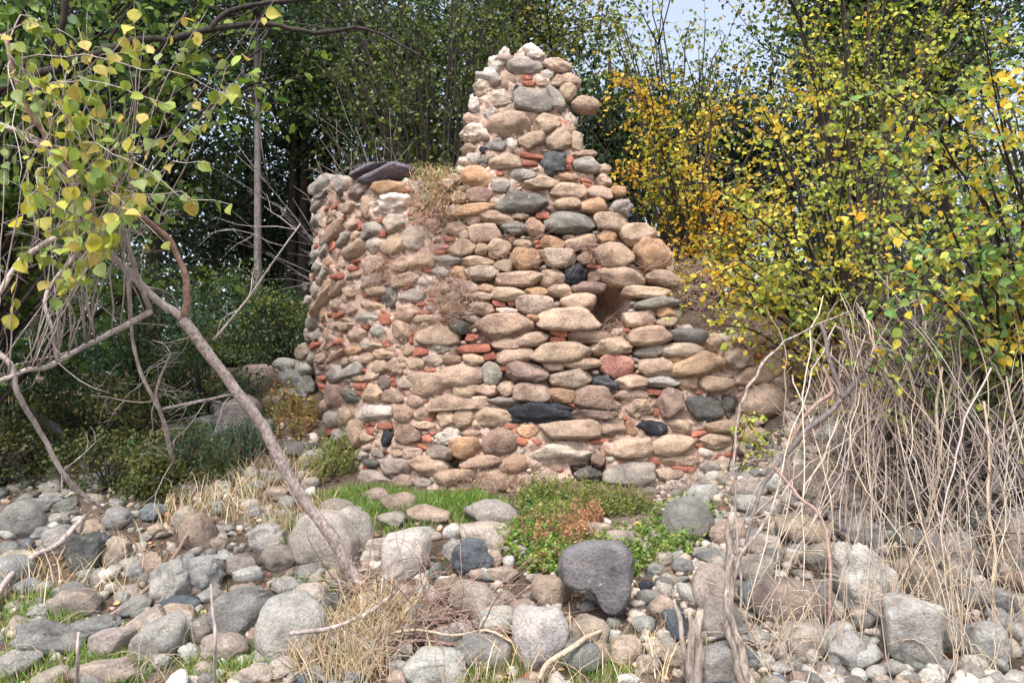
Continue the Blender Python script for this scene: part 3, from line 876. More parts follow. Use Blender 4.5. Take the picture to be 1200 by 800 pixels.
# the dark heart-shaped boulder: a broad body with one lobe hanging down
def heart_boulder():
    P = hit(705, 738)
    sc = P.y / 900
    bm = bmesh.new()
    bmesh.ops.create_icosphere(bm, subdivisions=5, radius=1)
    # outline of the stone's broad side, angle by angle round its centre (right, up)
    outl = [(1.0, .30), (.98, .62), (.80, .86), (.35, .95), (-.15, .97), (-.60, .92), (-.92, .66), (-1.0, .25), (-.92, -.12), (-.62, -.34), (-.28, -.30), (-.04, -.42), (.06, -.74), (.28, -1.0), (.62, -.98), (.88, -.68), (.97, -.2)]
    angs = [math.atan2(b, a) % (2 * math.pi) for a, b in outl]
    lens = [math.hypot(a, b) for a, b in outl]
    od = sorted(range(len(angs)), key=lambda k: angs[k])
    aa = [angs[k] for k in od]; ll = [lens[k] for k in od]
    aa = [aa[-1] - 2 * math.pi] + aa + [aa[0] + 2 * math.pi]; ll = [ll[-1]] + ll + [ll[0]]
    for v in bm.verts:
        d = v.co.normalized()
        th = math.atan2(d.z, d.x) % (2 * math.pi)
        prof = sum(float(np.interp(th + k * .09, aa, ll)) for k in (-1, 0, 1)) / 3
        ring = math.hypot(d.x, d.z) ** .55                       # fuller than a ball across its thickness
        q = Vector((math.cos(th) * prof * ring, math.copysign(abs(d.y) ** .8, d.y) * .62, math.sin(th) * prof * ring))
        q += d * (noise.fractal(q * 1.7, .9, 2, 5) * .07)
        if q.y < -.45: q.y = -.45 + (q.y + .45) * .3
        v.co = q
    for f in bm.faces: f.smooth = True
    m = bpy.data.meshes.new('heart_boulder'); bm.to_mesh(m); bm.free()
    m.materials.append(MAT['stone'])
    o = new_obj('boulder', m)
    place(o, Matrix.Translation(P + Vector((-.02, .1, .30))) @ Matrix.Diagonal((43 * sc, 40 * sc, 42 * sc, 1)))
    o.color = (.15, .145, .155, 1)
    tag(o, 'big dark grey heart-shaped boulder with a lobe hanging down', 'boulder')
heart_boulder()
rocc.append((710, 705, 80, 80))
# smaller stones between the big ones
tries = 0
while n_rocks < 285 and tries < 4000:
    tries += 1
    px, py = rnd.uniform(-10, 1210), rnd.uniform(560, 806)
    if rnd.random() < .35: px, py = rnd.uniform(820, 1200), rnd.uniform(520, 800)
    if 330 < px < 830 and py < 640: continue
    if py < 560 + max(0, (px - 930) * .22) - 60 * (px > 850) * (px < 1000): continue
    w = rnd.uniform(10, 30); h = w * rnd.uniform(.55, .85)
    if any(abs(px - a) < .42 * (w + c) and abs(py - b) < .40 * (h + d) for a, b, c, d in rocc): continue
    rock(px, py, w, h, rnd.uniform(-25, 25), rnd.choice(['t', 'g', 'tg', 'gt', 'w', 'wg', 'dg', 'tp', 'e', 'b']), rnd.choice('cccbre'), rnd)
    n_rocks += 1
peb = Rubble()
for _ in range(5200):
    x = rnd.uniform(-4.6, 4.8); y = rnd.uniform(3.7, 8.2)
    if -2 < x < 1.7 and y > 6.3: continue
    if rnd.random() < .3: x, y = rnd.uniform(1.2, 3.4), rnd.uniform(5.5, 7.6)
    s = rnd.uniform(.008, .035) * (1.6 if rnd.random() < .12 else 1)
    M = Matrix.Translation((x, y, terrain(x, y) + s * .25)) @ Matrix.Rotation(rnd.uniform(0, 6), 4, Vector((rnd.gauss(0, 1), rnd.gauss(0, 1), rnd.gauss(0, 1)))) @ Matrix.Diagonal((s * 1.3, s, s * .8, 1))
    peb.add(M, pig(rnd.choice(['tg', 'g', 'tg', 'w', 'wg', 'd', 'g']), rnd, .25))
MID = []
for i in range(8):
    me = stone_mesh('pebble', 750 + i, .7, 7, .66, .12, sub=2, flat=4, chips=3)
    MID.append((np.array([v.co[:] for v in me.vertices]), np.array([v for f in me.polygons for v in f.vertices])))
    bpy.data.meshes.remove(me)
LOW_keep, LOW[:] = list(LOW), MID
rub = Rubble()
for _ in range(1700):
    x = rnd.uniform(-4.6, 4.8); y = rnd.uniform(3.6, 7.4)
    if rnd.random() < .35: x, y = rnd.uniform(1.3, 4.6), rnd.uniform(4.0, 7.5)
    if -1.7 < x < 1.4 and y > 6.1 and rnd.random() < .93: continue
    s_ = rnd.uniform(.02, .075)
    M = Matrix.Translation((x, y, terrain(x, y) + s_ * .2)) @ Matrix.Rotation(rnd.uniform(0, 6), 4, Vector((rnd.gauss(0, .3), rnd.gauss(0, .3), 1))) @ Matrix.Diagonal((s_ * rnd.uniform(1, 1.6), s_, s_ * rnd.uniform(.5, .9), 1))
    pc = pig(rnd.choice(['tg', 'g', 'g', 'gt', 'w', 'wg', 'dg', 'wg', 'gd']), rnd, .22)
    rub.add(M, (pc[0] * .72, pc[1] * .785, pc[2] * .82))
LOW[:] = LOW_keep
tag(rub.build('broken_rubble'), 'small broken stones filling the gaps between larger river stones', 'rubble', kind='stuff')
tag(peb.build('gravel'), 'small pebbles and gravel strewn between the river stones', 'gravel', kind='stuff')

# ------------------------------------------------------------------ ground cover
def blades(name, spots, cols, length, width, parent=None, mat='grass', lean=.35, droop=.35):
    """spots (n,3); each blade a bent strip"""
    n = len(spots)
    L = RNG.uniform(.55, 1.15, n) * length
    ang = RNG.uniform(0, 2 * math.pi, n)
    side = np.stack([np.cos(ang), np.sin(ang), np.zeros(n)], 1)
    la = RNG.uniform(0, 2 * math.pi, n)
    ld = np.stack([np.cos(la), np.sin(la), np.zeros(n)], 1) * RNG.uniform(.2, 1, (n, 1))
    up = np.array([0, 0, 1.0])
    ts = [0, .35, .7, 1.0]; ws = [1, .85, .55, 0]
    V = []
    for t, w in zip(ts, ws):
        c = spots + up * (L * t * (1 - droop * t))[:, None] + ld * (L * (lean * t + .35 * t * t))[:, None]
        if w > 0:
            V += [c - side * width * w / 2, c + side * width * w / 2]
        else:
            V.append(c)
    V = np.stack(V, 1).reshape(-1, 3)
    tri = np.array([0, 1, 2, 2, 1, 3, 2, 3, 4, 4, 3, 5, 4, 5, 6])
    Fi = (tri[None] + (np.arange(n) * 7)[:, None]).ravel()
    if parent is not None: V = V - np.array(parent.location)
    m = np_mesh(name, V, 3, Fi, np.repeat(jitter_cols(cols, n, .3), 7, axis=0))
    return new_obj(name, m, MAT[mat], parent)
def spots_px(ells):
    """ground points in patches given as (px, py, half width px, depth half width m, count)"""
    out = []
    for px, py, rx, ry, n in ells:
        P = hit(px, py)
        for _ in range(n):
            a, r = random.uniform(0, 6.283), random.random() ** .5
            x, y = P.x + math.cos(a) * r * rx * P.y / 900, P.y + math.sin(a) * r * ry
            out.append((x, y, terrain(x, y) - .004))
    return np.array(out)
GREEN = [(.11, .23, .04), (.16, .28, .05), (.22, .31, .08), (.09, .18, .04), (.28, .30, .11)]
STRAW = [(.50, .40, .24), (.42, .31, .18), (.58, .49, .33)]
tag(blades('grass', spots_px([(430, 588, 60, .30, 1900), (400, 600, 40, .3, 900), (520, 590, 60, .25, 1900), (560, 600, 40, .25, 800), (470, 612, 60, .2, 700), (350, 630, 30, .3, 400)]), GREEN, .15, .007),
    'bright green grass growing along the foot of the ruin', 'grass', kind='stuff')
tag(blades('grass', spots_px([(40, 720, 60, .3, 900), (60, 790, 110, .25, 1500), (270, 785, 60, .2, 800), (150, 770, 60, .2, 500), (360, 690, 40, .2, 200), (200, 740, 50, .2, 250), (560, 790, 60, .2, 500), (700, 785, 40, .2, 350)]), GREEN + [(.3, .32, .1)], .13, .006),
    'short green grass between the loose stones of the lower bank', 'grass', kind='stuff')
sc_ = []
for _ in range(330):
    x, y = random.uniform(-4.2, 3.6), random.uniform(3.8, 7.2)
    if -1.5 < x < 1.5 and y > 6.7: continue
    rr_0 = random.uniform(.02, .09)
    for _ in range(random.randint(4, 18)):
        a, b = x + random.gauss(0, rr_0), y + random.gauss(0, rr_0)
        sc_.append((a, b, terrain(a, b) - .004))
tag(blades('sparse_grass', np.array(sc_), GREEN + STRAW + [(.3, .3, .1)], .10, .005), 'scattered thin grass blades sprouting between the bank stones', 'grass', kind='stuff')
tag(blades('dry_grass', spots_px([(400, 770, 60, .3, 420), (440, 740, 40, .25, 320), (350, 620, 50, .4, 260), (250, 600, 60, .4, 260), (330, 560, 50, .5, 250), (100, 680, 90, .4, 150), (640, 790, 160, .3, 160)]), STRAW, .34, .007, mat='straw', lean=.5, droop=.3),
    'pale dry grass tufts standing between stones of the bank', 'dry grass', kind='stuff')

def herb(name, label, spots, cols, height, leaf, per=14, cat='plant', group=None, dry=False):
    """low weeds: short stems set with small leaves"""
    n = len(spots)
    base = spots.mean(0)
    e = empty(name, Vector(base))
    hgt = RNG.uniform(.4, 1.1, n) * height
    tilt = RNG.normal(0, .25, (n, 2))
    mb = MB()
    for i in range(0, n):
        a = Vector(spots[i]); b = a + Vector((tilt[i, 0] * hgt[i], tilt[i, 1] * hgt[i], hgt[i]))
        mb.tube([a, (a + b) / 2 + Vector((.01, 0, 0)), b], [.0022, .002, .001], 3)
    mb.build('stems', MAT['twig'], e)
    t = RNG.uniform(.1, 1.05, (n, per))
    P = spots[:, None, :] + t[..., None] * np.concatenate([tilt * hgt[:, None], hgt[:, None]], 1)[:, None, :]
    P = P.reshape(-1, 3) + RNG.normal(0, .008, (n * per, 3))
    D = RNG.normal(size=(n * per, 3)); D[:, 2] = np.abs(D[:, 2]) * .6 + .1
    ci = np.repeat(RNG.integers(0, len(cols), n), per)
    m = leaves_mesh('foliage', P - np.array(e.location), D, RNG.uniform(.6, 1.3, n * per) * leaf, jitter_cols(cols, n * per, .3, ci))
    new_obj('foliage', m, MAT['leaf'], e)
    tag(e, label, cat, group)
    return e
herb('low_weeds', 'bright green leafy weeds in front of the ruin beside dry fern', spots_px([(620, 640, 40, .25, 130), (700, 655, 70, .2, 200), (770, 640, 50, .25, 160), (640, 600, 40, .2, 60), (800, 610, 40, .2, 80), (655, 665, 40, .12, 60)]), GREEN + [(.24, .36, .05)], .13, .032, 16)
herb('olive_shrub', 'low olive-green bushy herb growing against the base of the ruin', spots_px([(660, 590, 45, .18, 150), (715, 598, 45, .15, 140), (640, 620, 30, .15, 80)]), [(.20, .25, .06), (.26, .28, .09), (.15, .2, .05)], .20, .022, 30)
herb('dry_fern', 'rust-brown dried fern clump among the green weeds', spots_px([(655, 635, 35, .15, 90), (680, 615, 30, .12, 50), (670, 660, 40, .12, 40)]), [(.42, .23, .12), (.50, .30, .17), (.35, .2, .11)], .17, .022, 30)
herb('green_herb', 'small green herb beside the curved end of the ruin', spots_px([(400, 550, 18, .2, 60), (375, 560, 16, .2, 40)]), [(.12, .2, .04), (.2, .26, .06), (.28, .28, .08)], .32, .03, 22)
herb('russet_fern', 'russet and green fern on the heap beside the curved wall end', spots_px([(345, 500, 26, .25, 90), (330, 480, 22, .2, 50)]), [(.38, .24, .10), (.2, .22, .06), (.45, .33, .14)], .24, .035, 16)
for px, py, rx, n in ((268, 545, 22, 90), (225, 540, 25, 110), (295, 530, 18, 70)):
    herb('feathery_herb', 'feathery blue-green herb by the leaning bare trunk', spots_px([(px, py, rx, .2, n)]), [(.045, .13, .09), (.07, .17, .10), (.05, .11, .06)], .36, .022, 40, group='feathery herbs on the bank')

# fallen leaves
lp = []
for _ in range(5200):
    x, y = random.uniform(-4.5, 4.5), random.uniform(3.6, 8.6)
    if -1.6 < x < 1.8 and y > 6.9: continue
    lp.append((x, y, terrain(x, y) + .012))
lp = np.array(lp)
D = RNG.normal(size=(len(lp), 3)); D[:, 2] *= .3
tag(new_obj('leaf_litter', leaves_mesh('leaf_litter', lp, D, RNG.uniform(.03, .07, len(lp)), jitter_cols([(.24, .13, .08), (.34, .2, .12), (.18, .1, .07), (.42, .29, .12)], len(lp), .3)), MAT['straw']),
    'brown fallen leaves lying over the soil between stones', 'leaf litter', kind='stuff')

# ------------------------------------------------------------------ dark bushes and woodland
def blob_leaves(centres, per, sigma, size, cols, droop=.3, inner=None):
    n = len(centres) * per
    c = np.repeat(np.array(centres), per, axis=0)
    P = c + RNG.normal(0, 1, (n, 3)) * np.array(sigma)
    D = RNG.normal(size=(n, 3)) + np.array([0, -.3, -droop])
    ci = np.repeat(RNG.integers(0, len(cols), len(centres)), per)
    mixr = RNG.random(n) < .25
    ci[mixr] = RNG.integers(0, len(cols), mixr.sum())
    return P, D, RNG.uniform(.6, 1.35, n) * size, jitter_cols(cols, n, .3, ci)
def bush(name, label, px, py, Y, w, h, cols, leaf, clumps, per, group=None):
    """a bush of width w and height h metres rooted on the bank"""
    P0 = at(px, py, Y); x, y = P0.x, P0.y
    base = Vector((x, y, terrain(x, y) - .05))
    e = empty(name, base)
    cs = []
    mb = MB()
    for _ in range(clumps):
        a, u, r = random.uniform(0, 6.283), random.random(), random.random() ** .4
        zz = h * (.12 + .88 * u)
        rr = w / 2 * r * math.sin(math.pi * (.2 + .72 * u)) ** .7
        c = Vector((math.cos(a) * rr, math.sin(a) * rr * .8, zz))
        cs.append(c)
        mb.tube([base + Vector((random.uniform(-.08, .08), random.uniform(-.08, .08), 0)), base + Vector((c.x * .4, c.y * .4, c.z * .6)), base + c], [.012, .007, .002], 3)
    mb.build('stems', MAT['bark_dark'], e)
    P, D, S, Cc = blob_leaves(cs, per, (.10 * w, .09 * w, .07 * h), leaf, cols)
    new_obj('foliage', leaves_mesh('foliage', P, D, S, Cc), MAT['leaf'], e)
    tag(e, label, 'bush', group)
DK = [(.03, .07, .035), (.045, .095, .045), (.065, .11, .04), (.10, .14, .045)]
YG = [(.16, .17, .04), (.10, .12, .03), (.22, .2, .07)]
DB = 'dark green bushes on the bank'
for px, Y, w, h, lb, cols in (
        (20, 8.0, 1.5, 1.1, 'dark green bush spreading over stones beside the fallen pale stick', DK),
        (110, 7.7, 1.3, .8, 'low dark bush with yellowish sprigs among stones', DK + YG),
        (165, 8.6, 1.4, 1.5, 'dark green bush standing behind the pale bare twigs', DK),
        (235, 8.3, 1.2, .9, 'dark bush with olive tips behind the leaning trunk', DK + YG[:2]),
        (70, 9.6, 2.0, 2.2, 'tall dark bush in deep shade below the wood', DK),
        (330, 10.2, 1.6, 1.0, 'dark bush behind the heap against the curved wall end', DK + YG[:1]),
        (270, 10.6, 1.8, 1.4, 'shaded bush at the foot of the slim grey trunk', DK)):
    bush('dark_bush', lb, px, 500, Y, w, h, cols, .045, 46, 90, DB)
for px, py, Y, w, h, lb in ((170, 600, 6.8, .7, .5, 'small olive bush growing between stones under the leaning trunk'), (40, 560, 7.3, .9, .55, 'low yellowish bush over the stones beside the pale stick'),
        (130, 570, 6.9, 1.0, .55, 'grey-green bush spilling over stones beside the thin brown stick'), (215, 560, 7.0, .9, .6, 'grey-green bush between feathery herbs and the pale twigs'), (-5, 560, 6.9, 1.0, .7, 'dense low bush over bluish stones below the wood')):
    bush('olive_bush', lb, px, py, Y, w, h, [(.09, .11, .035), (.14, .14, .05), (.05, .09, .03)], .035, 24, 80)

def tree(name, label, px, Y, height, cz, crown, cols, leaf, clumps, per, trunk_r=.12, lean=(0, 0), group='trees of the wood behind the ruin', stems=1, bark='bark_dark', sig=.42):
    """cz: centre height of the crown; crown: half sizes"""
    x = (px - 600) / 900 * Y
    base = Vector((x, Y, terrain(x, Y) - .1))
    e = empty(name, base)
    cs = []
    for _ in range(clumps):
        v = Vector((random.gauss(0, 1), random.gauss(0, 1), random.gauss(0, 1))).normalized() * (random.random() ** .45)
        cs.append(Vector((v.x * crown[0] + lean[0] * .8, v.y * crown[1] + lean[1] * .8, max(.25, cz + v.z * crown[2]))))
    mb = MB()
    tops = []
    for s in range(stems):
        o = Vector((random.uniform(-.35, .35), random.uniform(-.2, .2), 0)) if stems > 1 else Vector()
        pts = [base + o + Vector((lean[0] * t + .15 * math.sin(3 * t + s) * t, lean[1] * t + .1 * math.sin(4 * t + 2 * s), t * height)) for t in (0, .15, .3, .45, .6, .75, .9)]
        mb.tube(pts, [trunk_r * k for k in (1.15, 1, .9, .78, .62, .45, .25)], 7)
        tops.append(pts)
    mb.build('trunk', MAT[bark], e)
    lb = MB()
    for c in cs:
        pts = random.choice(tops)
        a = min(pts, key=lambda q: abs((q.z - base.z) - max(.8, c.z - .7)))
        b = base + c
        m = (a + b) / 2 + Vector((random.uniform(-.2, .2), random.uniform(-.2, .2), random.uniform(-.1, .25)))
        lb.tube([a, m, b], [.03, .018, .006], 4)
        for _ in range(2):
            q = b + Vector((random.gauss(0, sig), random.gauss(0, sig), random.gauss(0, sig)))
            lb.tube([m.lerp(b, .6), (m.lerp(b, .6) + q) / 2 + Vector((0, 0, .05)), q], [.010, .007, .003], 3)
    lb.build('limbs', MAT[bark], e)
    P, D, S, Cc = blob_leaves(cs, per, (sig, sig, sig * .75), leaf, cols)
    new_obj('crown', leaves_mesh('crown', P, D, S, Cc), MAT['leaf'], e)
    tag(e, label, 'tree', group)
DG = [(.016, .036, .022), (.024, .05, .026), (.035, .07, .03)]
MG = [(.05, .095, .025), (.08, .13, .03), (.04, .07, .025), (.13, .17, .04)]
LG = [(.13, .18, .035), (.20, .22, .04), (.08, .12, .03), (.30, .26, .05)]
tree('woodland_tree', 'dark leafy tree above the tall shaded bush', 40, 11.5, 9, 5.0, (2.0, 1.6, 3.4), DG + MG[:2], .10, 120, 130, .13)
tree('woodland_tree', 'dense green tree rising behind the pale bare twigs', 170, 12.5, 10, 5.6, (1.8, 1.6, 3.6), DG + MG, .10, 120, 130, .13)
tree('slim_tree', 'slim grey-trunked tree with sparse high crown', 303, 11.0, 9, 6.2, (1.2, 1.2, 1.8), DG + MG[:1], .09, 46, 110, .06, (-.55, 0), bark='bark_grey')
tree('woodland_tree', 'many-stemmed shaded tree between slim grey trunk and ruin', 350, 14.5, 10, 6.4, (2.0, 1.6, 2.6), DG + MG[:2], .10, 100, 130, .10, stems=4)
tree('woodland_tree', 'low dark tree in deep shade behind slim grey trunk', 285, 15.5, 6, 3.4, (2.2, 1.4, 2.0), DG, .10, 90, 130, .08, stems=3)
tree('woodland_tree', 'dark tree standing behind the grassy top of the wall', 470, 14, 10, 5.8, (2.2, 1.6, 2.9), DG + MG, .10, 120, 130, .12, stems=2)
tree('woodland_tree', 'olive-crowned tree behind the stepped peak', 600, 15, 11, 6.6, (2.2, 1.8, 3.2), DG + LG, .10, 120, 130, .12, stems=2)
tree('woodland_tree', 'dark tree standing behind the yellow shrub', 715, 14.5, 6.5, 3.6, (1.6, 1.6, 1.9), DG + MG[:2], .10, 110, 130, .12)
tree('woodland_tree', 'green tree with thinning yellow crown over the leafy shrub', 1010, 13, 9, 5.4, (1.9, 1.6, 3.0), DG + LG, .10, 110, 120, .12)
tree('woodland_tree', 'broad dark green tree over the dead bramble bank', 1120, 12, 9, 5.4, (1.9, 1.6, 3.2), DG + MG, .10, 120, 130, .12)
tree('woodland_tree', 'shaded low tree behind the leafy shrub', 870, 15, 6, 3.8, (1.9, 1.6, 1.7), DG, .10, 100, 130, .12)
# the far wood reads as one mass
cs = []
for _ in range(1500):
    Y = random.uniform(20, 30); x = random.uniform(-.95, .95) * Y
    u = x / Y * 900 + 600
    top = 9.5 if not 720 < u < 900 else 5.5
    cs.append((x, Y, 2.0 + (top - 2.0) * random.random() ** 1.5))
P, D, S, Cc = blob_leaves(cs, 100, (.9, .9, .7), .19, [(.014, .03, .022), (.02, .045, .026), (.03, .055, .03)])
far = new_obj('far_wood', leaves_mesh('far_wood', P, D, S, Cc), MAT['leaf'])
tag(far, 'dark far-off wood closing the view behind the trees', 'wood', kind='stuff')
mbf = MB()
for _ in range(110):
    Y = random.uniform(15.5, 26); x = random.uniform(-.75, .75) * Y
    z0 = terrain(x, Y)
    dx = random.uniform(-.6, .6)
    mbf.tube([(x, Y, z0 - .1), (x + dx * .3, Y, z0 + 2), (x + dx, Y, z0 + 5.5)], [.06, .05, .03], 5)
tag(mbf.build('far_trunks', MAT['bark_dark']), 'thin dark trunks standing in the shade of the wood', 'wood', kind='stuff')

# ------------------------------------------------------------------ leafy shrubs over the bank
leaf_proto = []
for i in range(6):
    rr = random.Random(i)
    V = OVATE.copy(); V[:, 2] *= rr.uniform(.4, 2.2); V[:, 0] *= rr.uniform(.85, 1.2); V[:, 0] += rr.uniform(-.12, .12) * V[:, 1] ** 2; V[:, 2] -= rr.uniform(0, .25) * V[:, 1] ** 2
    m = np_mesh('leaf', V, 3, OVATE_F, smooth=True); m.materials.append(MAT['leaf_one'])
    leaf_proto.append(m)
def leafy(name, label, base, targets, cols, leaf, twigs, per, cat='shrub', group=None, single=0, bark='bark_dark', r0=.02, extra=None, droop=.5, sag=.25, spread=.30, tbark=None):
    """base: root; targets: branch ends; twigs off every branch carry the leaves"""
    e = empty(name, base)
    mb = MB(); tw = MB()
    LP, LD = [], []
    for T in targets:
        d = T - base
        c1 = base + Vector((d.x * .25, d.y * .25, d.z * .55)) + Vector((random.gauss(0, .12), random.gauss(0, .12), random.gauss(0, .1)))
        c2 = base + Vector((d.x * .65, d.y * .65, d.z * .95 + .1)) + Vector((random.gauss(0, .15), random.gauss(0, .15), random.gauss(0, .1)))
        pts = []
        for k in range(10):
            t = k / 9
            pts.append(base * (1 - t) ** 3 + c1 * 3 * t * (1 - t) ** 2 + c2 * 3 * t * t * (1 - t) + T * t ** 3 + Vector((random.gauss(0, .02), random.gauss(0, .02), random.gauss(0, .02))))
        mb.tube(pts, [r0 * (1 - .085 * k) for k in range(10)], 4)
        for _ in range(twigs):
            f = random.uniform(.35, 1.0) * 9
            i = min(8, int(f)); p = pts[i].lerp(pts[i + 1], f - i)
            dd = Vector((random.gauss(0, 1), random.gauss(0, .8), random.gauss(-.05, .7))).normalized()
            L = random.uniform(.4, 1.2) * spread * 1.4
            tp = [p, p + dd * L * .5 + Vector((0, 0, .02)), p + dd * L + Vector((0, 0, -sag * L))]
            tw.tube(tp, [.0035, .0025, .0012], 3)
            for k in range(per):
                t = (k + random.random()) / per
                q = tp[0].lerp(tp[1], t * 2) if t < .5 else tp[1].lerp(tp[2], t * 2 - 1)
                LP.append(q); LD.append(dd * .4 + Vector((random.gauss(0, .7), random.gauss(0, .7), random.gauss(0, .5) - droop)))
    mb.build('branches', MAT[bark], e)
    tw.build('twigs', MAT[tbark or bark], e)
    LP = np.array([tuple(p) for p in LP]); LD = np.array([tuple(p) for p in LD])
    n = len(LP)
    S = RNG.uniform(.6, 1.3, n) * leaf
    # pigment drifts through the crown in patches
    ph = np.array([noise.noise(Vector(p) * 1.4 + Vector((9, 2, 5))) for p in LP])
    ci = np.clip(((ph * .8 + .5 + RNG.normal(0, .22, n)) * len(cols)).astype(int), 0, len(cols) - 1)
    CC = jitter_cols(cols, n, .25, ci)
    app = S / np.maximum(.5, LP[:, 1])
    u = LP[:, 0] / LP[:, 1]
    app[(np.abs(u) > .66) | (LP[:, 2] - 1.5 > LP[:, 1] * .56)] = 0
    order = np.argsort(-app)
    rest = order[single:]
    m = leaves_mesh('foliage', LP[rest] - np.array(base), LD[rest], S[rest], CC[rest], 'broad')
    f = new_obj('foliage', m, MAT['leaf'], e)
    if single: f['kind'] = 'stuff'
    for i in order[:single]:
        o = new_obj('leaf', random.choice(leaf_proto), None, e)
        D = Vector(LD[i]).normalized(); N = (Vector((random.gauss(0, 1), random.gauss(0, 1) - .4, random.gauss(0, 1) + .9))).normalized()
        X = D.cross(N).normalized(); Z = X.cross(D)
        M = Matrix((X, D, Z)).transposed().to_4x4()
        place(o, Matrix.Translation(LP[i]) @ M @ Matrix.Scale(float(S[i]), 4), e)
        o.color = (*[float(c) for c in CC[i]], 1)
    tag(e, label, cat, group)
    return e
def targ(n, x0, x1, y0, y1, d0, d1, test=None):
    out = []
    while len(out) < n:
        px, py = random.uniform(x0, x1), random.uniform(y0, y1)
        if test and not test(px, py): continue
        out.append(at(px, py, random.uniform(d0, d1)))
    return out
def ground_at(px, Y):
    x = (px - 600) / 900 * Y
    return Vector((x, Y, terrain(x, Y) - .05))
# bare many-twigged shrub behind the wall top
def bare_shrub(name, label, px, Y, fan, n, length, mat, r0=.018, zbase=None, up=1.0, group=None):
    x = (px - 600) / 900 * Y
    base = Vector((x, Y, (terrain(x, Y) if zbase is None else zbase) - .05))
    e = empty(name, base)
    mb = MB()
    for i in range(n):
        a = random.uniform(-fan, fan); b = random.uniform(-.5, .5)
        d = Vector((math.sin(a), b * .6, math.cos(a) * up)).normalized()
        L = length * random.uniform(.6, 1.1)
        p, pts = base + Vector((random.uniform(-.25, .25), random.uniform(-.2, .2), 0)), []
        for k in range(7):
            pts.append(p.copy())
            d = (d + Vector((random.gauss(0, .10), random.gauss(0, .10), random.gauss(0, .06) - .02 * k))).normalized()
            p = p + d * L / 6
        rr = r0 * random.uniform(.6, 1.1)
        mb.tube(pts, [rr * k for k in (1, .9, .75, .6, .45, .3, .15)], 4)
        for k in range(2, 6):
            for _ in range(2):
                q = pts[k]; dd = (d + Vector((random.gauss(0, .6), random.gauss(0, .6), random.gauss(0, .4)))).normalized()
                l2 = L * random.uniform(.15, .4)
                mb.tube([q, q + dd * l2 * .5 + Vector((0, 0, .03)), q + dd * l2 + Vector((random.gauss(0, .05), 0, random.gauss(0, .05)))], [rr * .4, rr * .28, rr * .12], 3)
    mb.build('stems', MAT[mat], e)
    tag(e, label, 'shrub', group)
    return e
bare_shrub('bare_shrub', 'bare dark branching shrub behind the grassy wall top', 470, 10.5, .8, 26, 3.2, 'bark_grey', .022)
bare_shrub('bare_shrub', 'bare dark shrub between the peak and the woodland', 610, 12.5, .5, 14, 5.5, 'bark_dark', .03)
bare_shrub('bare_tree', 'thin bare-branched tree against the bright sky beside the peak', 800, 13, .55, 16, 6.0, 'bark_dark', .035)
leafy('sparse_tree', 'sparse yellowing tree crossing the bright sky above the yellow shrub', ground_at(800, 12.2), targ(30, 700, 890, -20, 120, 11.5, 13), [(.2, .26, .05), (.4, .38, .06), (.1, .15, .03)], .075, 9, 7, cat='tree', spread=.5, r0=.025)
bare_shrub('dry_stalks', 'straw-coloured dry stalks behind the dark slab on the wall', 415, 8.7, .4, 14, 1.3, 'reed', .007, 3.4)
bare_shrub('bare_shrub', 'dark bare twigs filling the shade beside the stepped peak', 820, 9.6, .9, 34, 1.9, 'bark_dark', .014)

YEL = [(.24, .30, .04), (.46, .42, .05), (.62, .46, .05), (.64, .43, .05), (.58, .34, .04)]
GRY = [(.66, .44, .05), (.64, .53, .07), (.56, .54, .08), (.40, .46, .08), (.22, .31, .07), (.42, .46, .09)]
GRN = [(.64, .48, .06), (.52, .51, .09), (.30, .40, .10), (.14, .27, .08), (.30, .40, .13)]
leafy('yellow_shrub', 'shrub with small orange-yellow leaves beside the stepped peak', ground_at(815, 9.2),
      targ(46, 690, 930, 60, 330, 8.4, 10.2, lambda x, y: y > 40 + max(0, (x - 760)) * .7 and x > 690 + (y - 120) * .32), YEL, .055, 15, 9, spread=.38)
leafy('yellow_green_shrub', 'wide shrub with yellow and green leaves over the dead brambles', ground_at(985, 7.9),
      targ(58, 800, 1190, 60, 430, 6.4, 8.6, lambda x, y: y > 60 + max(0, 920 - x) * .9) + targ(14, 805, 930, 270, 350, 6.6, 7.2), GRY, .057, 12, 8, single=290, spread=.34, tbark='bark_grey')
leafy('green_shrub', 'shrub with larger green leaves hanging over the bramble bank', ground_at(1230, 6.4),
      targ(40, 1010, 1235, 0, 400, 5.0, 6.6) + targ(9, 1010, 1220, 380, 500, 5.6, 6.6), GRN, .066, 11, 7, single=290, spread=.32, tbark='bark_grey')
leafy('climber_spray', 'low spray of small yellow-green leaves against the broken wall end', ground_at(850, 6.9),
      targ(7, 850, 935, 480, 550, 6.6, 6.95), GRY, .045, 6, 5, spread=.16, r0=.006)
leafy('bramble_spray', 'thin bramble sprays with few yellow leaves among grey stems', ground_at(1080, 6.9),
      targ(16, 985, 1200, 400, 570, 5.9, 6.7), GRY[:4], .048, 4, 4, spread=.26, r0=.006, tbark='bark_grey')
leafy('high_tree', 'thin tree with open yellow-green crown above the shrubs', ground_at(1010, 10.5),
      targ(44, 890, 1220, -60, 110, 9, 11.5) , GRY[1:], .065, 12, 8, cat='tree', spread=.4, r0=.04)
leafy('middle_tree', 'thin tree with olive leaves above the bare shrub behind the wall', ground_at(510, 11),
      targ(46, 330, 700, -60, 130, 9.8, 12, lambda x, y: not (530 < x < 690 and y > 60)), [(.06, .10, .03), (.10, .14, .04), (.17, .20, .05), (.05, .08, .03)], .065, 19, 8, cat='tree', spread=.42, r0=.03)

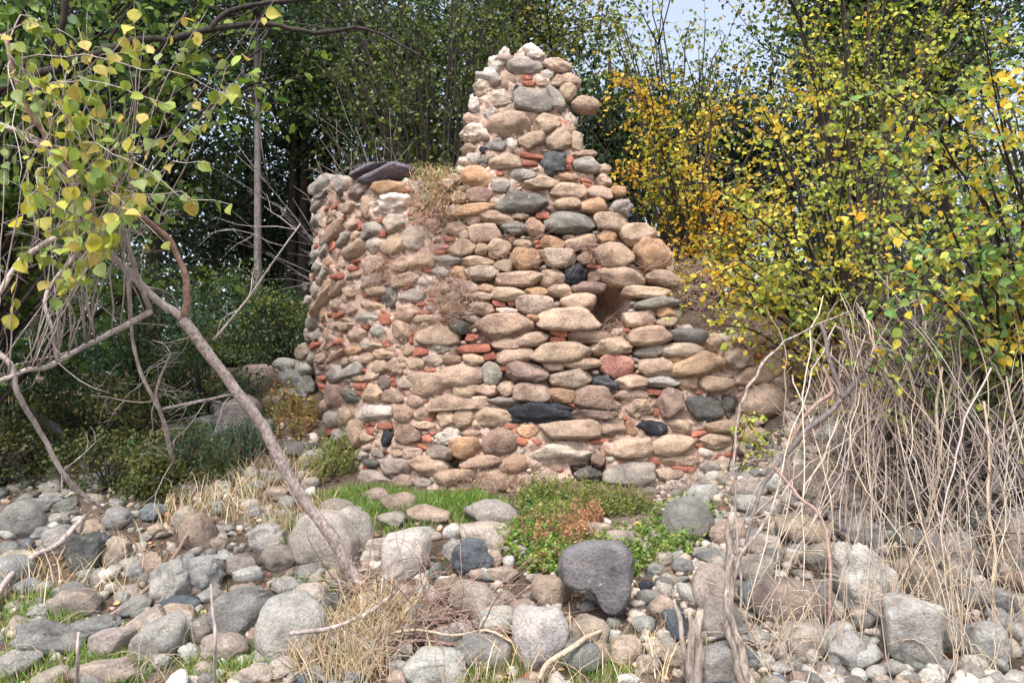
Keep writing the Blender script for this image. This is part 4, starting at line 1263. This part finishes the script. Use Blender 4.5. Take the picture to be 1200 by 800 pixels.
# ------------------------------------------------------------------ leaning bare trunk and its pale branches
def limb(pts, wob=.35):
    """pts: (px, py, depth, radius in photo pixels) -> smooth points and radii"""
    P = [at(a, b, c) for a, b, c, _ in pts]; Rr = [r * c / 900 for _, _, c, r in pts]
    out, rad = [], []
    n = len(P)
    for i in range(n - 1):
        p0, p1, p2, p3 = P[max(i - 1, 0)], P[i], P[i + 1], P[min(i + 2, n - 1)]
        for s in range(4):
            t = s / 4
            q = .5 * ((2 * p1) + (p2 - p0) * t + (2 * p0 - 5 * p1 + 4 * p2 - p3) * t * t + (3 * p1 - p0 - 3 * p2 + p3) * t ** 3)
            r = Rr[i] * (1 - t) + Rr[i + 1] * t
            q += Vector(noise.noise_vector(q * 9)) * r * wob * 2 + Vector(noise.noise_vector(q * 3.1)) * .02 * wob
            out.append(q); rad.append(r * (1 + .2 * noise.noise(q * 23)))
    out.append(P[-1]); rad.append(Rr[-1])
    return out, rad
lt_base = hit(422, 690)
lt = empty('leaning_tree', lt_base)
tag(lt, 'leaning bare-trunked small tree with pale branches and pale green leaves', 'tree')
d0 = lt_base.y
def limb_part(name, mat, lists, k=7):
    mb = MB()
    ends = []
    for pts in lists:
        o, r = limb(pts)
        mb.tube(o, r, k); ends.append(o)
    mb.build(name, MAT[mat], lt)
    return ends
limb_part('trunk', 'bark_trunk', [[(430, 704, d0, 11), (420, 686, d0, 8.5), (402, 652, d0 - .05, 7), (342, 560, d0 - .15, 6.6), (300, 487, d0 - .25, 6.5), (258, 432, d0 - .35, 6.5), (214, 374, d0 - .45, 7)]], 10)
D1 = d0 - .45
A = limb_part('limb', 'bark_red', [[(214, 374, D1, 5.5), (220, 345, D1 - .05, 4.2), (210, 305, D1 - .1, 3.8), (186, 268, D1 - .2, 3.6), (140, 236, D1 - .35, 3.6), (95, 206, D1 - .5, 3.4), (60, 170, D1 - .6, 3.2), (25, 110, D1 - .7, 3), (5, 40, D1 - .75, 2.4)]])
B2 = limb_part('limb', 'bark_pale', [[(214, 374, D1, 5.5), (185, 350, D1 - .02, 4.6), (150, 318, D1 - .08, 4.2), (118, 283, D1 - .15, 4), (92, 240, D1 - .25, 3.8), (74, 196, D1 - .3, 3.6), (30, 160, D1 - .4, 3.6), (-20, 140, D1 - .5, 3)]])
E = limb_part('branch', 'bark_pale', [[(178, 364, D1, 3.6), (140, 385, D1 - .1, 3.4), (100, 405, D1 - .2, 3.2), (60, 428, D1 - .4, 3), (30, 434, D1 - .5, 2.8), (-10, 450, D1 - .6, 2.4)]], 6)
E += limb_part('branch', 'bark_pale', [[(176, 362, D1, 3), (165, 330, D1 - .1, 3), (150, 285, D1 - .2, 2.8), (138, 250, D1 - .3, 2.6), (128, 236, D1 - .35, 2.4)]], 6)
E += limb_part('branch', 'bark_pale', [[(138, 250, D1 - .3, 3.2), (105, 262, D1 - .4, 3.2), (60, 280, D1 - .5, 3.4), (25, 305, D1 - .6, 3.2), (5, 335, D1 - .7, 3), (-15, 375, D1 - .8, 2.6)]], 6)
E += limb_part('branch', 'bark_pale', [[(138, 252, D1 - .3, 2.6), (105, 280, D1 - .4, 2.6), (75, 315, D1 - .45, 2.6), (52, 352, D1 - .5, 2.2), (62, 385, D1 - .5, 2), (67, 424, D1 - .42, 1.8)]], 6)
E += limb_part('branch', 'bark_pale', [[(-15, 405, D1 - .6, 3.2), (12, 425, D1 - .55, 3.4), (20, 460, D1 - .5, 3.2), (45, 505, D1 - .3, 3), (82, 565, D1 - .1, 2.8), (122, 596, D1 + .2, 2)]], 6)
E += limb_part('branch', 'bark_pale', [[(150, 320, D1 - .05, 2.2), (155, 395, D1 + .1, 2.2), (166, 440, D1 + .2, 2.3), (187, 482, D1 + .35, 2.4), (203, 540, D1 + .7, 2.6)]], 6)
E += limb_part('branch', 'bark_pale', [[(188, 480, D1 + .35, 1.6), (184, 455, D1 + .3, 1.4), (200, 414, D1 + .2, 1)], [(190, 480, D1 + .35, 1.8), (230, 470, D1 + .3, 1.5), (272, 462, D1 + .2, 1.3)], [(250, 398, D1 + .05, 1.6), (290, 350, D1, 1.3), (325, 300, D1 - .1, 1), (352, 262, D1 - .1, .7)]], 5)
tw = MB(); LS = []
def twig_from(p, d, L, r, depth=0):
    pts = [p]
    q = p.copy()
    for k in range(4):
        d = (d + Vector((random.gauss(0, .28), random.gauss(0, .2), random.gauss(0, .25)))).normalized()
        q = q + d * L / 4
        pts.append(q.copy())
    tw.tube(pts, [r, r * .85, r * .65, r * .5, r * .3], 4)
    if depth < 2:
        for k in (1, 2, 3):
            if random.random() < .6:
                twig_from(pts[k], (d + Vector((random.gauss(0, .8), random.gauss(0, .5), random.gauss(0, .8)))).normalized(), L * random.uniform(.35, .7), r * .55, depth + 1)
    return pts
for ln in E + A + B2:
    for _ in range(5):
        p = random.choice(ln[3:])
        twig_from(p, Vector((random.gauss(-.2, .8), random.gauss(0, .5), random.gauss(.1, .8))).normalized(), random.uniform(.2, .5), .0035)
for _ in range(84):
    ln = random.choice(A + B2 + [E[2 * 0]] if random.random() < .85 else E[:3])
    p = random.choice(ln[-20:])
    tgt = at(random.uniform(0, 330) * random.uniform(.35, 1), random.uniform(0, 300), random.uniform(3.6, 4.4))
    d = tgt - p; L = d.length
    pts = [p, p + d * .35 + Vector((0, 0, .10)), p + d * .7 + Vector((0, 0, .08)), tgt]
    fine = []
    for k in range(3):
        for t in (0, .34, .67):
            q = pts[k].lerp(pts[k + 1], t)
            fine.append(q + Vector(noise.noise_vector(q * 5 + Vector((len(LS), 0, 0)))) * .05 * (1 if fine else 0))
    fine.append(pts[3])
    tw.tube(fine, [.005 - .0004 * k for k in range(len(fine))], 4)
    for k in range(7):
        t = random.uniform(.3, 1)
        q = pts[1].lerp(pts[2], (t - .35) / .35) if t < .7 else pts[2].lerp(pts[3], (t - .7) / .3)
        LS.append((q, Vector((d.x * .3 + random.gauss(0, .5), random.gauss(0, .5), -.7 + random.gauss(0, .4)))))
tw.build('twigs', MAT['bark_pale'], lt)
PG = [(.26, .34, .07), (.34, .40, .08), (.20, .30, .09), (.28, .36, .14), (.46, .44, .08), (.5, .42, .12)]
random.shuffle(LS)
def in_view(q):
    u, v = (q.x / q.y) * 900 + 600, (q.z - 1.5) / q.y
    return -20 < u < 420 and v < .56
LS.sort(key=lambda t: not in_view(t[0]))
rest_ = LS[298:]
if rest_:
    nr = len(rest_)
    lm = leaves_mesh('foliage', np.array([tuple(q - lt_base) for q, d in rest_]), np.array([tuple(d) for q, d in rest_]), RNG.uniform(.045, .09, nr), jitter_cols(PG, nr, .2), 'broad')
    new_obj('foliage', lm, MAT['leaf'], lt)['kind'] = 'stuff'
for q, d in LS[:298]:
    s = random.uniform(.045, .10)
    o = new_obj('leaf', random.choice(leaf_proto), None, lt)
    Dv = d.normalized(); N = Vector((random.gauss(0, .7), random.gauss(0, .6) - .9, random.gauss(0, .6) + .5)).normalized()
    X = Dv.cross(N).normalized(); Z = X.cross(Dv)
    place(o, Matrix.Translation(q) @ Matrix((X, Dv, Z)).transposed().to_4x4() @ Matrix.Diagonal((s * 1.15, s, s, 1)), lt)
    c = random.choice(PG); k = random.uniform(.8, 1.2)
    o.color = (c[0] * k, c[1] * k, c[2] * k, 1)

# tree outside the frame whose dark limb reaches across
ob = ground_at(-90, 6.6)
leafy('overhanging_tree', 'tree reaching dark limbs and green leaves over the leaning trunk', ob,
      targ(34, -60, 400, -80, 110, 5.2, 7.2) + targ(26, -40, 260, 90, 330, 6.6, 8.2), [(.08, .15, .03), (.12, .2, .04), (.2, .27, .06), (.05, .1, .03)], .085, 14, 8, cat='tree', r0=.028, spread=.36)
dl = empty('dark_limb', at(-90, 170, 5.6))
mb = MB()
for pts in ([(-90, 150, 5.6, 7), (20, 95, 5.5, 6), (110, 66, 5.4, 5), (165, 48, 5.4, 4.6), (205, 47, 5.4, 4.2), (245, 35, 5.4, 4), (310, 28, 5.5, 3.6), (370, 40, 5.5, 3), (430, 34, 5.6, 2.2), (500, 70, 5.7, 1)], [(245, 36, 5.4, 3.6), (270, 12, 5.4, 3), (330, 2, 5.5, 2.4), (420, -6, 5.6, 2)], [(72, 80, 5.4, 4), (70, 50, 5.3, 4), (76, 0, 5.2, 4), (84, -60, 5.2, 4)]):
    o_, r_ = limb(pts); mb.tube(o_, r_, 8)
mb.build('limb', MAT['bark_dark'], dl)
tag(dl, 'dark thick limb crossing high above the leaning trunk', 'branch')

# sticks lying on the stones
def stick(name, label, pts, mat='bark_pale', cat='stick', group=None):
    o_, r_ = limb(pts)
    e = MB(); e.tube(o_, r_, 7)
    return tag(e.build(name, MAT[mat]), label, cat, group)
def gpts(lst, lift=.05):
    """points lying on the bank under the given photo pixels"""
    out = []
    for px, py, r, up in lst:
        P = hit(px, py)
        # nearer to the eye along the same ray until 'up' metres above the soil
        d = P.y - up / max(.12, (EYE.z - P.z) / P.y + .3)
        out.append((px, py, d, r))
    return out
stick('pale_stick', 'pale barkless stick lying across the stones below the dark bushes', gpts([(-8, 705, 3.2, .1), (20, 665, 3.4, .12), (68, 636, 3.6, .14), (100, 604, 2.4, .12)]))
stick('grey_log', 'short grey log end poking from the dark bush', gpts([(40, 478, 5, .3), (62, 500, 5.5, .2), (84, 522, 5.5, .1)]), 'bark_grey', 'log')
stick('thin_stick', 'thin brown stick leaning over stones near the leaning trunk', gpts([(128, 722, 2, .05), (175, 688, 2.3, .08), (205, 650, 2.3, .1), (222, 622, 1.6, .12)]), 'twig')
stick('upright_stick', 'weathered upright stick standing among stones beside the large pale boulder', gpts([(253, 806, 2.2, .05)]) + [(252, 760, 4.05, 2.0), (250, 720, 4.05, 1.7), (247, 684, 4.05, 1.2)])
stick('upright_stick', 'short weathered stick standing in the lower grass', gpts([(90, 806, 2.2, .05)]) + [(90, 770, 4.05, 2), (92, 740, 4.05, 1.4)])
stick('curved_root', 'curved pale root arching over stones near the dead vines', gpts([(632, 796, 3.0, .1), (645, 775, 3.2, .14), (680, 752, 3.2, .14), (706, 738, 2, .1)]), 'reed', 'root')
stick('dead_vine', 'bent pale vine stem lying in the dead tangle', gpts([(455, 742, 1.4, .10), (490, 738, 1.6, .12), (530, 745, 1.6, .10), (570, 738, 1.5, .08), (600, 752, 1.2, .05)]), 'reed', 'vine')
stick('grey_branch', 'thin grey branch running from the tangle to the large pale boulder', gpts([(465, 690, 2, .12), (435, 715, 2.6, .15), (390, 735, 2.8, .2), (340, 742, 2.4, .3)]), 'bark_pale', 'branch')

# ------------------------------------------------------------------ tangles, dead vines, reeds
def arcs(name, label, seeds, n, r, length, mat, cat='dead vine', group=None, up=.5, curl=.5, bias=(0, 0, 0), parent=None, seg=9):
    """many thin curling stems from seed points; one plant"""
    base = Vector(seeds[0])
    e = empty(name, base)
    mb = MB()
    for _ in range(n):
        p = Vector(random.choice(seeds)) + Vector((random.gauss(0, .06), random.gauss(0, .04), random.gauss(0, .03)))
        d = Vector((random.gauss(0, 1) + bias[0], random.gauss(0, .5) + bias[1], abs(random.gauss(0, 1)) * up + bias[2])).normalized()
        ax = Vector((random.gauss(0, .4), 1 + random.gauss(0, .5), random.gauss(0, .5))).normalized()
        L = length * random.uniform(.5, 1.2); w = random.gauss(0, curl)
        pts = []
        for k in range(seg):
            pts.append(p.copy())
            d = (Matrix.Rotation(w * 2.2 / seg, 3, ax) @ d + Vector((random.gauss(0, .10), random.gauss(0, .08), random.gauss(0, .10) - .06))).normalized()
            p = p + d * L / seg
            if p.y < 9:
                g = terrain(p.x, p.y) + .01
                if p.z < g: p.z = g
        rr = r * random.uniform(.5, 1.3)
        mb.tube(pts, [rr * (1 - .6 * k / seg) for k in range(seg)], 3)
    mb.build('stems', MAT[mat], e)
    tag(e, label, cat, group)
    return e
def gp(px, py, up=0.0):
    P = hit(px, py); return P + Vector((0, 0, up))
arcs('dead_vines', 'tangle of dead pinkish vine stems below the squared pale stone', [gp(x, y, .03) for x, y in ((430, 700), (470, 720), (500, 730), (530, 735), (480, 760), (550, 750))], 230, .0048, .75, 'twig', up=.35, curl=.9)
arcs('dead_vines', 'dry stems lying below the leaning trunk and large boulder', [gp(x, y, .03) for x, y in ((420, 690), (440, 750), (400, 780), (420, 740))], 80, .003, .6, 'reed', up=.8, curl=.6)
wall_t = lambda px, py, out=.10: face_point(px, py) + face_frame(px, py)[1] * out
VG = 'dry vines hanging on the ruin'
arcs('wall_vine', 'dry pinkish vine tangle hanging over the small hole in the wall', [wall_t(x, y) for x, y in ((520, 350), (530, 330), (545, 345), (510, 335), (535, 365))], 120, .0028, .42, 'twig', up=.3, curl=1.2, bias=(.1, -.2, -.3), group=VG)
arcs('wall_vine', 'dry vine tangle on the curved face beside brick pieces', [wall_t(x, y) for x, y in ((450, 315), (455, 300), (440, 335), (460, 325))], 60, .0024, .30, 'twig', up=.3, curl=1.2, bias=(0, -.2, -.2), group=VG)
arcs('wall_vine', 'dry rootlets ringing an orange stone under the dark oval stones', [wall_t(x, y) for x, y in ((600, 285), (625, 280), (635, 305), (598, 310))], 60, .0026, .34, 'twig', up=.3, curl=1.4, bias=(0, -.2, -.1), group=VG)
arcs('wall_vine', 'dry rootlets spreading over tan stones above the deep cavity', [wall_t(x, y) for x, y in ((690, 295), (700, 305), (680, 290), (755, 318))], 60, .0026, .36, 'twig', up=.3, curl=1.0, bias=(0, -.2, -.2), group=VG)
arcs('wall_vine', 'dry fine roots inside the deep cavity of the wall', [wall_t(x, y, .0) for x, y in ((705, 385), (715, 385), (735, 395))], 30, .0022, .2, 'twig', up=.4, curl=1.0, group=VG)
arcs('wall_vine', 'dark dry twigs clinging beside the small orange stone low on the wall', [wall_t(x, y) for x, y in ((735, 480), (722, 478), (745, 470))], 50, .0024, .24, 'twig', up=.4, curl=1.0, bias=(0, -.3, 0), group=VG)
arcs('wall_vine', 'dry stems trailing down the wall below the grassy top', [wall_t(x, y) for x, y in ((495, 262), (515, 275), (505, 295), (530, 270), (520, 250))], 90, .0024, .36, 'twig', up=.2, curl=.8, bias=(0, -.2, -.6), group=VG)
arcs('wall_vine', 'dry grass stems along the base stones of the ruin', [wall_t(x, y, .12) for x, y in ((560, 560), (580, 565), (540, 562), (600, 570), (680, 570), (480, 565))], 110, .002, .28, 'twig', up=.9, curl=.7, bias=(0, -.3, .2), group=VG)
arcs('wall_vine', 'brown twig mat at the wall base beside the dark grey boulder', [gp(x, y, .05) for x, y in ((760, 588), (785, 582), (740, 592), (810, 575))], 160, .0022, .30, 'twig', up=.7, curl=1.0, group=VG)
arcs('wall_vine', 'dry vines over the big round stone of the broken wall end', [wall_t(x, y, .12) for x, y in ((880, 470), (905, 455), (925, 440), (915, 420), (860, 410))], 45, .003, .35, 'twig', up=.4, curl=.9, bias=(0, -.2, -.1), group=VG)
# pinkish dry scrub on the bank top behind the stepped edge
arcs('dry_scrub', 'pinkish dry scrub on the bank behind the stepped wall edge', [at(x, y, Y) for x, y, Y in ((800, 345, 7.9), (825, 360, 8.0), (850, 375, 8.0), (880, 385, 8.0), (815, 320, 8.2), (840, 340, 8.3))], 300, .0035, .55, 'twig', up=.7, curl=.7)
arcs('bramble', 'brown bramble thicket above the bluish rounded stones', [at(x, y, Y) for x, y, Y in ((975, 400, 7.7), (995, 420, 7.5), (990, 450, 7.4), (1010, 430, 7.3), (980, 470, 7.2), (1010, 480, 7.0), (1040, 460, 6.9), (1060, 470, 6.8))], 480, .0038, .6, 'twig', up=.8, curl=.8, bias=(0, -.1, 0))
arcs('bramble', 'grey bramble thicket under the hanging green leaves', [at(x, y, Y) for x, y, Y in ((1060, 420, 7.0), (1100, 440, 6.8), (1150, 430, 6.6), (1180, 470, 6.3), (1090, 500, 6.4), (1050, 520, 6.6), (1150, 530, 6.0), (1060, 380, 7.4), (1150, 380, 7.0))], 900, .0042, 1.0, 'bark_grey', up=.8, curl=.8)
arcs('bramble', 'dark matted bramble low on the bank behind pale creeper stems', [hit(x, y) for x, y in ((1040, 560), (1090, 570), (1140, 580), (1190, 590), (1060, 610), (1120, 620), (1180, 640))], 330, .0045, .8, 'bark_dark', up=.8, curl=1.0)
arcs('bramble', 'dark shaded bramble behind the tall dead reeds', [at(x, y, Y) for x, y, Y in ((1050, 330, 8.2), (1120, 350, 8.0), (1180, 340, 7.8), (980, 360, 8.4), (1100, 400, 7.6))], 400, .005, 1.1, 'bark_dark', up=.6, curl=.8)

arcs('bramble', 'pale grey bramble stems arching over the stones beside the tall cane', [hit(x, y) for x, y in ((1020, 560), (1060, 580), (1100, 600), (1150, 600), (1190, 620), (1120, 560), (1080, 540), (1180, 560))], 170, .0042, 1.1, 'bark_pale', up=1.0, curl=.9)
arcs('bramble', 'straw-pale bramble stems beside the dark slanting branch', [hit(x, y) for x, y in ((1000, 540), (1010, 570), (990, 600), (1000, 630), (1030, 520))], 110, .0036, .8, 'twig', up=.9, curl=.9)
def reeds(name, label, roots, n, height, mat='reed', r=.0045, lean=(0, 0), group=None):
    base = Vector(roots[0]); e = empty(name, base); mb = MB()
    for _ in range(n):
        p = Vector(random.choice(roots)) + Vector((random.gauss(0, .10), random.gauss(0, .10), 0))
        p.z = terrain(p.x, p.y) - .02
        L = height * random.uniform(.35, 1.1)
        a = random.gauss(0, .55); dx, dy = lean[0] + math.sin(a), lean[1] + random.gauss(0, .35)
        arch = random.uniform(.0, .85)
        pts = []
        for k in range(8):
            t = k / 7
            pts.append(p + Vector((dx * L * (.35 * t + arch * t * t) + random.gauss(0, .006), dy * L * (.4 * t + .2 * t * t), L * (t - arch * .75 * t * t * t))))
        mb.tube(pts, [r * random.uniform(.7, 1.2) * (1 - .55 * k / 7) for k in range(8)], 4)
    mb.build('stems', MAT[mat], e)
    tag(e, label, 'reed', group)
RG = 'dead reeds on the bank'
def rr_(lst): return [hit(a, b) for a, b in lst]
reeds('dead_reeds', 'tall pale dead reeds rising through the bramble bank', rr_([(1010, 640), (1030, 600), (1000, 690), (1020, 560)]), 34, 1.2, lean=(-.25, 0), group=RG)
reeds('dead_reeds', 'pale dead reeds standing over the patchy pale boulder', rr_([(1060, 720), (1100, 740), (1080, 690), (1040, 760)]), 56, .8, lean=(.1, 0), group=RG)
reeds('dead_reeds', 'dry reeds bending low over the stones by the vine stems', rr_([(900, 760), (940, 780), (970, 760), (920, 800)]), 50, .6, lean=(.0, 0), group=RG)
reeds('dead_reeds', 'dry reeds beside the bank under the hanging leaves', rr_([(1150, 740), (1190, 700), (1170, 790), (1120, 790)]), 60, .8, lean=(-.2, 0), group=RG)
reeds('dead_reeds', 'sparse dry stems over the stones around the grassy hollow', rr_([(640, 800), (700, 800), (560, 800), (800, 790), (780, 740)]), 26, .35, r=.003, group=RG)
reeds('dead_reeds', 'sparse dry stems in the grass below the dark bushes', rr_([(40, 790), (90, 800), (150, 800), (200, 790)]), 30, .4, r=.003, group=RG)
reeds('dry_straw', 'thick tuft of pale dry straw below the leaning trunk', rr_([(400, 800), (420, 780), (435, 790)]), 120, .42, r=.0026, group=RG)

STEMC = [(.46, .38, .29), (.54, .46, .36), (.34, .27, .22), (.24, .18, .15), (.38, .33, .31), (.16, .125, .115), (.28, .22, .2)]
def hanging(name, label, starts, ends, n, mat, r=(.003, .008), arch=(.0, .35), group=None):
    """long dead stems that arch out of the thicket (starts: px, py, depth) and fall to the bank (ends: px, py)"""
    E_ = [hit(*q) for q in ends]
    base = at(*starts[0]); e = empty(name, base); mb = MB()
    for _ in range(n):
        A_ = at(*random.choice(starts)) + Vector((random.gauss(0, .3), random.gauss(0, .25), random.gauss(0, .3)))
        B_ = random.choice(E_) + Vector((random.gauss(0, .45), random.gauss(0, .2), 0))
        B_.z = terrain(B_.x, B_.y)
        Cc_ = A_.lerp(B_, random.uniform(.3, .6)) + Vector((random.gauss(0, .28), random.gauss(-.1, .15), random.uniform(*arch)))
        f = random.uniform(.45, 1.0)
        w1, w2, am = random.uniform(0, 6), random.uniform(3, 9), random.uniform(.015, .075)
        pts = []
        for k in range(13):
            t = k / 12 * f
            q = A_ * (1 - t) ** 2 + Cc_ * 2 * t * (1 - t) + B_ * t * t
            pts.append(q + Vector((math.sin(w1 + t * w2) * am, math.cos(w1 * 2 + t * w2) * am, random.gauss(0, .004))))
        rr = random.uniform(*r) * random.uniform(.6, 1)
        cc = random.choice(STEMC); kk = random.uniform(.75, 1.15)
        mb.tube([q + Vector(noise.noise_vector(q * 4.0 + Vector((w1, 0, 0)))) * .035 for q in pts], [rr * (1 - .45 * k / 12) for k in range(13)], 5, tuple(v * kk for v in cc))
        if random.random() < .5:                              # a side shoot
            q = pts[random.randint(3, 9)]; dd = Vector((random.gauss(0, 1), random.gauss(0, .6), random.gauss(0, .7))).normalized() * random.uniform(.1, .35)
            mb.tube([q, q + dd * .5 + Vector((0, 0, .02)), q + dd], [rr * .5, rr * .4, rr * .2], 4, tuple(v * kk for v in cc))
    mb.build('stems', MAT['straw'], e)
    tag(e, label, 'dead vine', group)
ST = [(990, 410, 6.6), (1000, 450, 6.4), (1010, 430, 6.5), (1040, 440, 6.3), (1000, 400, 6.9), (1060, 400, 6.6)]
hanging('dead_creeper', 'pale tan dead creeper stems falling over the patchy pale boulder', ST, [(990, 760), (1040, 790), (1080, 740), (1020, 690), (960, 780), (1100, 790), (1060, 680), (1100, 760)], 95, 'reed')
hanging('dead_creeper', 'greyish dead creeper stems falling under the hanging green leaves', [(1080, 420, 6.2), (1120, 440, 6.0), (1160, 430, 5.8), (1190, 460, 5.6), (1100, 480, 5.8)], [(1120, 720), (1180, 760), (1200, 690), (1150, 800), (1090, 640), (1160, 640), (1210, 800)], 85, 'bark_pale')
hanging('dead_creeper', 'thin brown creeper stems looping over the rubble heap', [(975, 440, 6.6), (985, 470, 6.4), (1000, 500, 6.2)], [(930, 660), (920, 700), (950, 660), (900, 740), (960, 740), (930, 780)], 22, 'twig', (.0025, .0055))
hanging('dead_creeper', 'dark thick creeper stems deep inside the bramble bank', [(1040, 380, 7.0), (1090, 370, 7.0), (1150, 380, 6.6), (1000, 390, 7.2)], [(1060, 600), (1120, 620), (1180, 620), (1020, 580), (1150, 580)], 70, 'bark_grey', (.004, .011))
# thick vine stems in front of the rubble
def stemthing(name, label, lists, mat, cat, wob=.5):
    e = empty(name, at(*lists[0][0][:3]))
    for pts in lists:
        mb = MB()
        o_, r_ = limb(pts, wob); mb.tube(o_, r_, 8)
        mb.build('stem', MAT[mat], e)
    tag(e, label, cat)
stemthing('old_vine', 'thick old twisted vine stem rising in front of the rubble', [[(880, 812, 4.35, 9), (866, 770, 4.4, 8), (856, 735, 4.45, 6.5), (853, 690, 4.5, 5.5), (856, 640, 4.5, 5), (857, 600, 4.5, 4.2)], [(884, 815, 4.3, 6), (872, 775, 4.36, 5), (862, 740, 4.4, 4.2), (850, 690, 4.44, 3.4), (860, 650, 4.46, 2.4)], [(856, 690, 4.5, 3), (870, 650, 4.5, 2.4), (890, 620, 4.6, 2), (930, 560, 4.8, 1.2)]], 'bark_old', 'vine')
stemthing('vine_stump', 'split grey vine stump beside the old twisted stem', [[(814, 815, 4.3, 8), (816, 770, 4.3, 7), (818, 735, 4.3, 6), (822, 714, 4.3, 4)], [(808, 815, 4.28, 5), (809, 770, 4.27, 4.6), (812, 740, 4.27, 4), (810, 718, 4.27, 2)], [(806, 780, 4.3, 3.6), (797, 725, 4.3, 3), (790, 702, 4.3, 1.6)]], 'bark_old', 'stump')
stemthing('arching_stem', 'long pale stem arching up across the broken wall end', [[(872, 790, 4.8, 1.6), (866, 700, 4.9, 1.6), (861, 600, 5.0, 1.6), (861, 520, 5.1, 1.6), (870, 465, 5.2, 1.6), (900, 418, 5.3, 1.6), (945, 385, 5.4, 1.3), (1000, 365, 5.5, 1.0)]], 'bark_old', 'stem', 1.2)
stemthing('dark_branch', 'dark grey branch slanting over the rubble heap', [[(1025, 415, 6.1, 3.2), (985, 470, 5.8, 3.2), (945, 505, 5.6, 3), (908, 545, 5.4, 2.8), (886, 590, 5.2, 2.4), (872, 650, 5.0, 2)], [(988, 466, 5.8, 3), (975, 430, 5.9, 3), (962, 380, 6.1, 2.4)]], 'bark_grey', 'branch')
stemthing('pale_vine', 'pale looping vine hanging beside the dark slanting branch', [[(965, 430, 6.0, 2.4), (975, 460, 5.9, 2.4), (950, 480, 5.8, 2.2), (925, 520, 5.7, 2), (915, 560, 5.6, 1.8)], [(905, 545, 5.2, 2), (935, 580, 5.1, 2), (965, 610, 5.0, 2), (972, 680, 4.9, 2), (968, 790, 4.8, 2)]], 'twig', 'vine')
stemthing('tall_cane', 'straight pale cane standing in front of the brambles', [[(1172, 740, 4.9, 2.0), (1164, 690, 4.95, 2.0), (1166, 640, 5.0, 1.8), (1157, 580, 5.1, 1.8), (1160, 530, 5.15, 1.6), (1153, 470, 5.2, 1.3)]], 'reed', 'cane')
stemthing('tall_cane', 'wavy pale cane hanging through the bramble bank', [[(1080, 640, 5.6, 2), (1092, 590, 5.6, 2), (1100, 540, 5.7, 2), (1098, 480, 5.8, 1.8), (1104, 430, 5.9, 1.5)]], 'reed', 'cane')

# grass on the broken top of the wall
top = []
for _ in range(1500):
    px = random.uniform(478, 552); f = (px - 478) / 74
    py = random.uniform(196, 215) if random.random() < .5 else random.uniform(200, 262) 
    t, n = face_frame(px, py)
    back = random.uniform(.0, .55) if py < 216 else random.uniform(-.05, .2)
    top.append(tuple(face_point(px, py) - n * (back)))
top = np.array(top)
for lb, cx, cy, rx, ry, nn in (('reddish dry grass hanging from the broken wall top', 510, 245, 26, 40, 700), ('reddish dry grass tuft around the small hole in the wall', 528, 350, 26, 34, 260), ('reddish dry grass in the joints above the deep cavity', 695, 300, 34, 16, 160), ('reddish dry grass inside the deep cavity', 722, 385, 14, 10, 50), ('reddish dry grass on the curved face between brick pieces', 455, 315, 22, 28, 240), ('reddish dry grass over the base stones beside the olive herb', 575, 562, 50, 14, 260)):
    sp = []
    for _ in range(nn):
        px, py = random.gauss(cx, rx * .5), random.gauss(cy, ry * .5)
        sp.append(tuple(wall_t(px, py, random.uniform(-.03, .09))))
    ge = empty('dry_wall_grass', Vector(sp[0]))
    tag(ge, lb, 'dry grass', 'dry grass on the ruin')
    blades('blades', np.array(sp), [(.46, .27, .20), (.52, .36, .26), (.36, .2, .15), (.56, .44, .32)], .16, .005, ge, 'straw', .9, 1.3)['kind'] = 'stuff'
tg = empty('wall_top_grass', Vector((-.75, 7.2, 3.2)))
tag(tg, 'straw and green grass growing on the broken wall top', 'grass')
blades('dry_blades', top[:1050], STRAW + [(.5, .33, .22)], .24, .008, tg, 'straw', .6, .9)
blades('green_blades', top[1050:], GREEN + [(.35, .35, .08)], .17, .007, tg, 'grass')
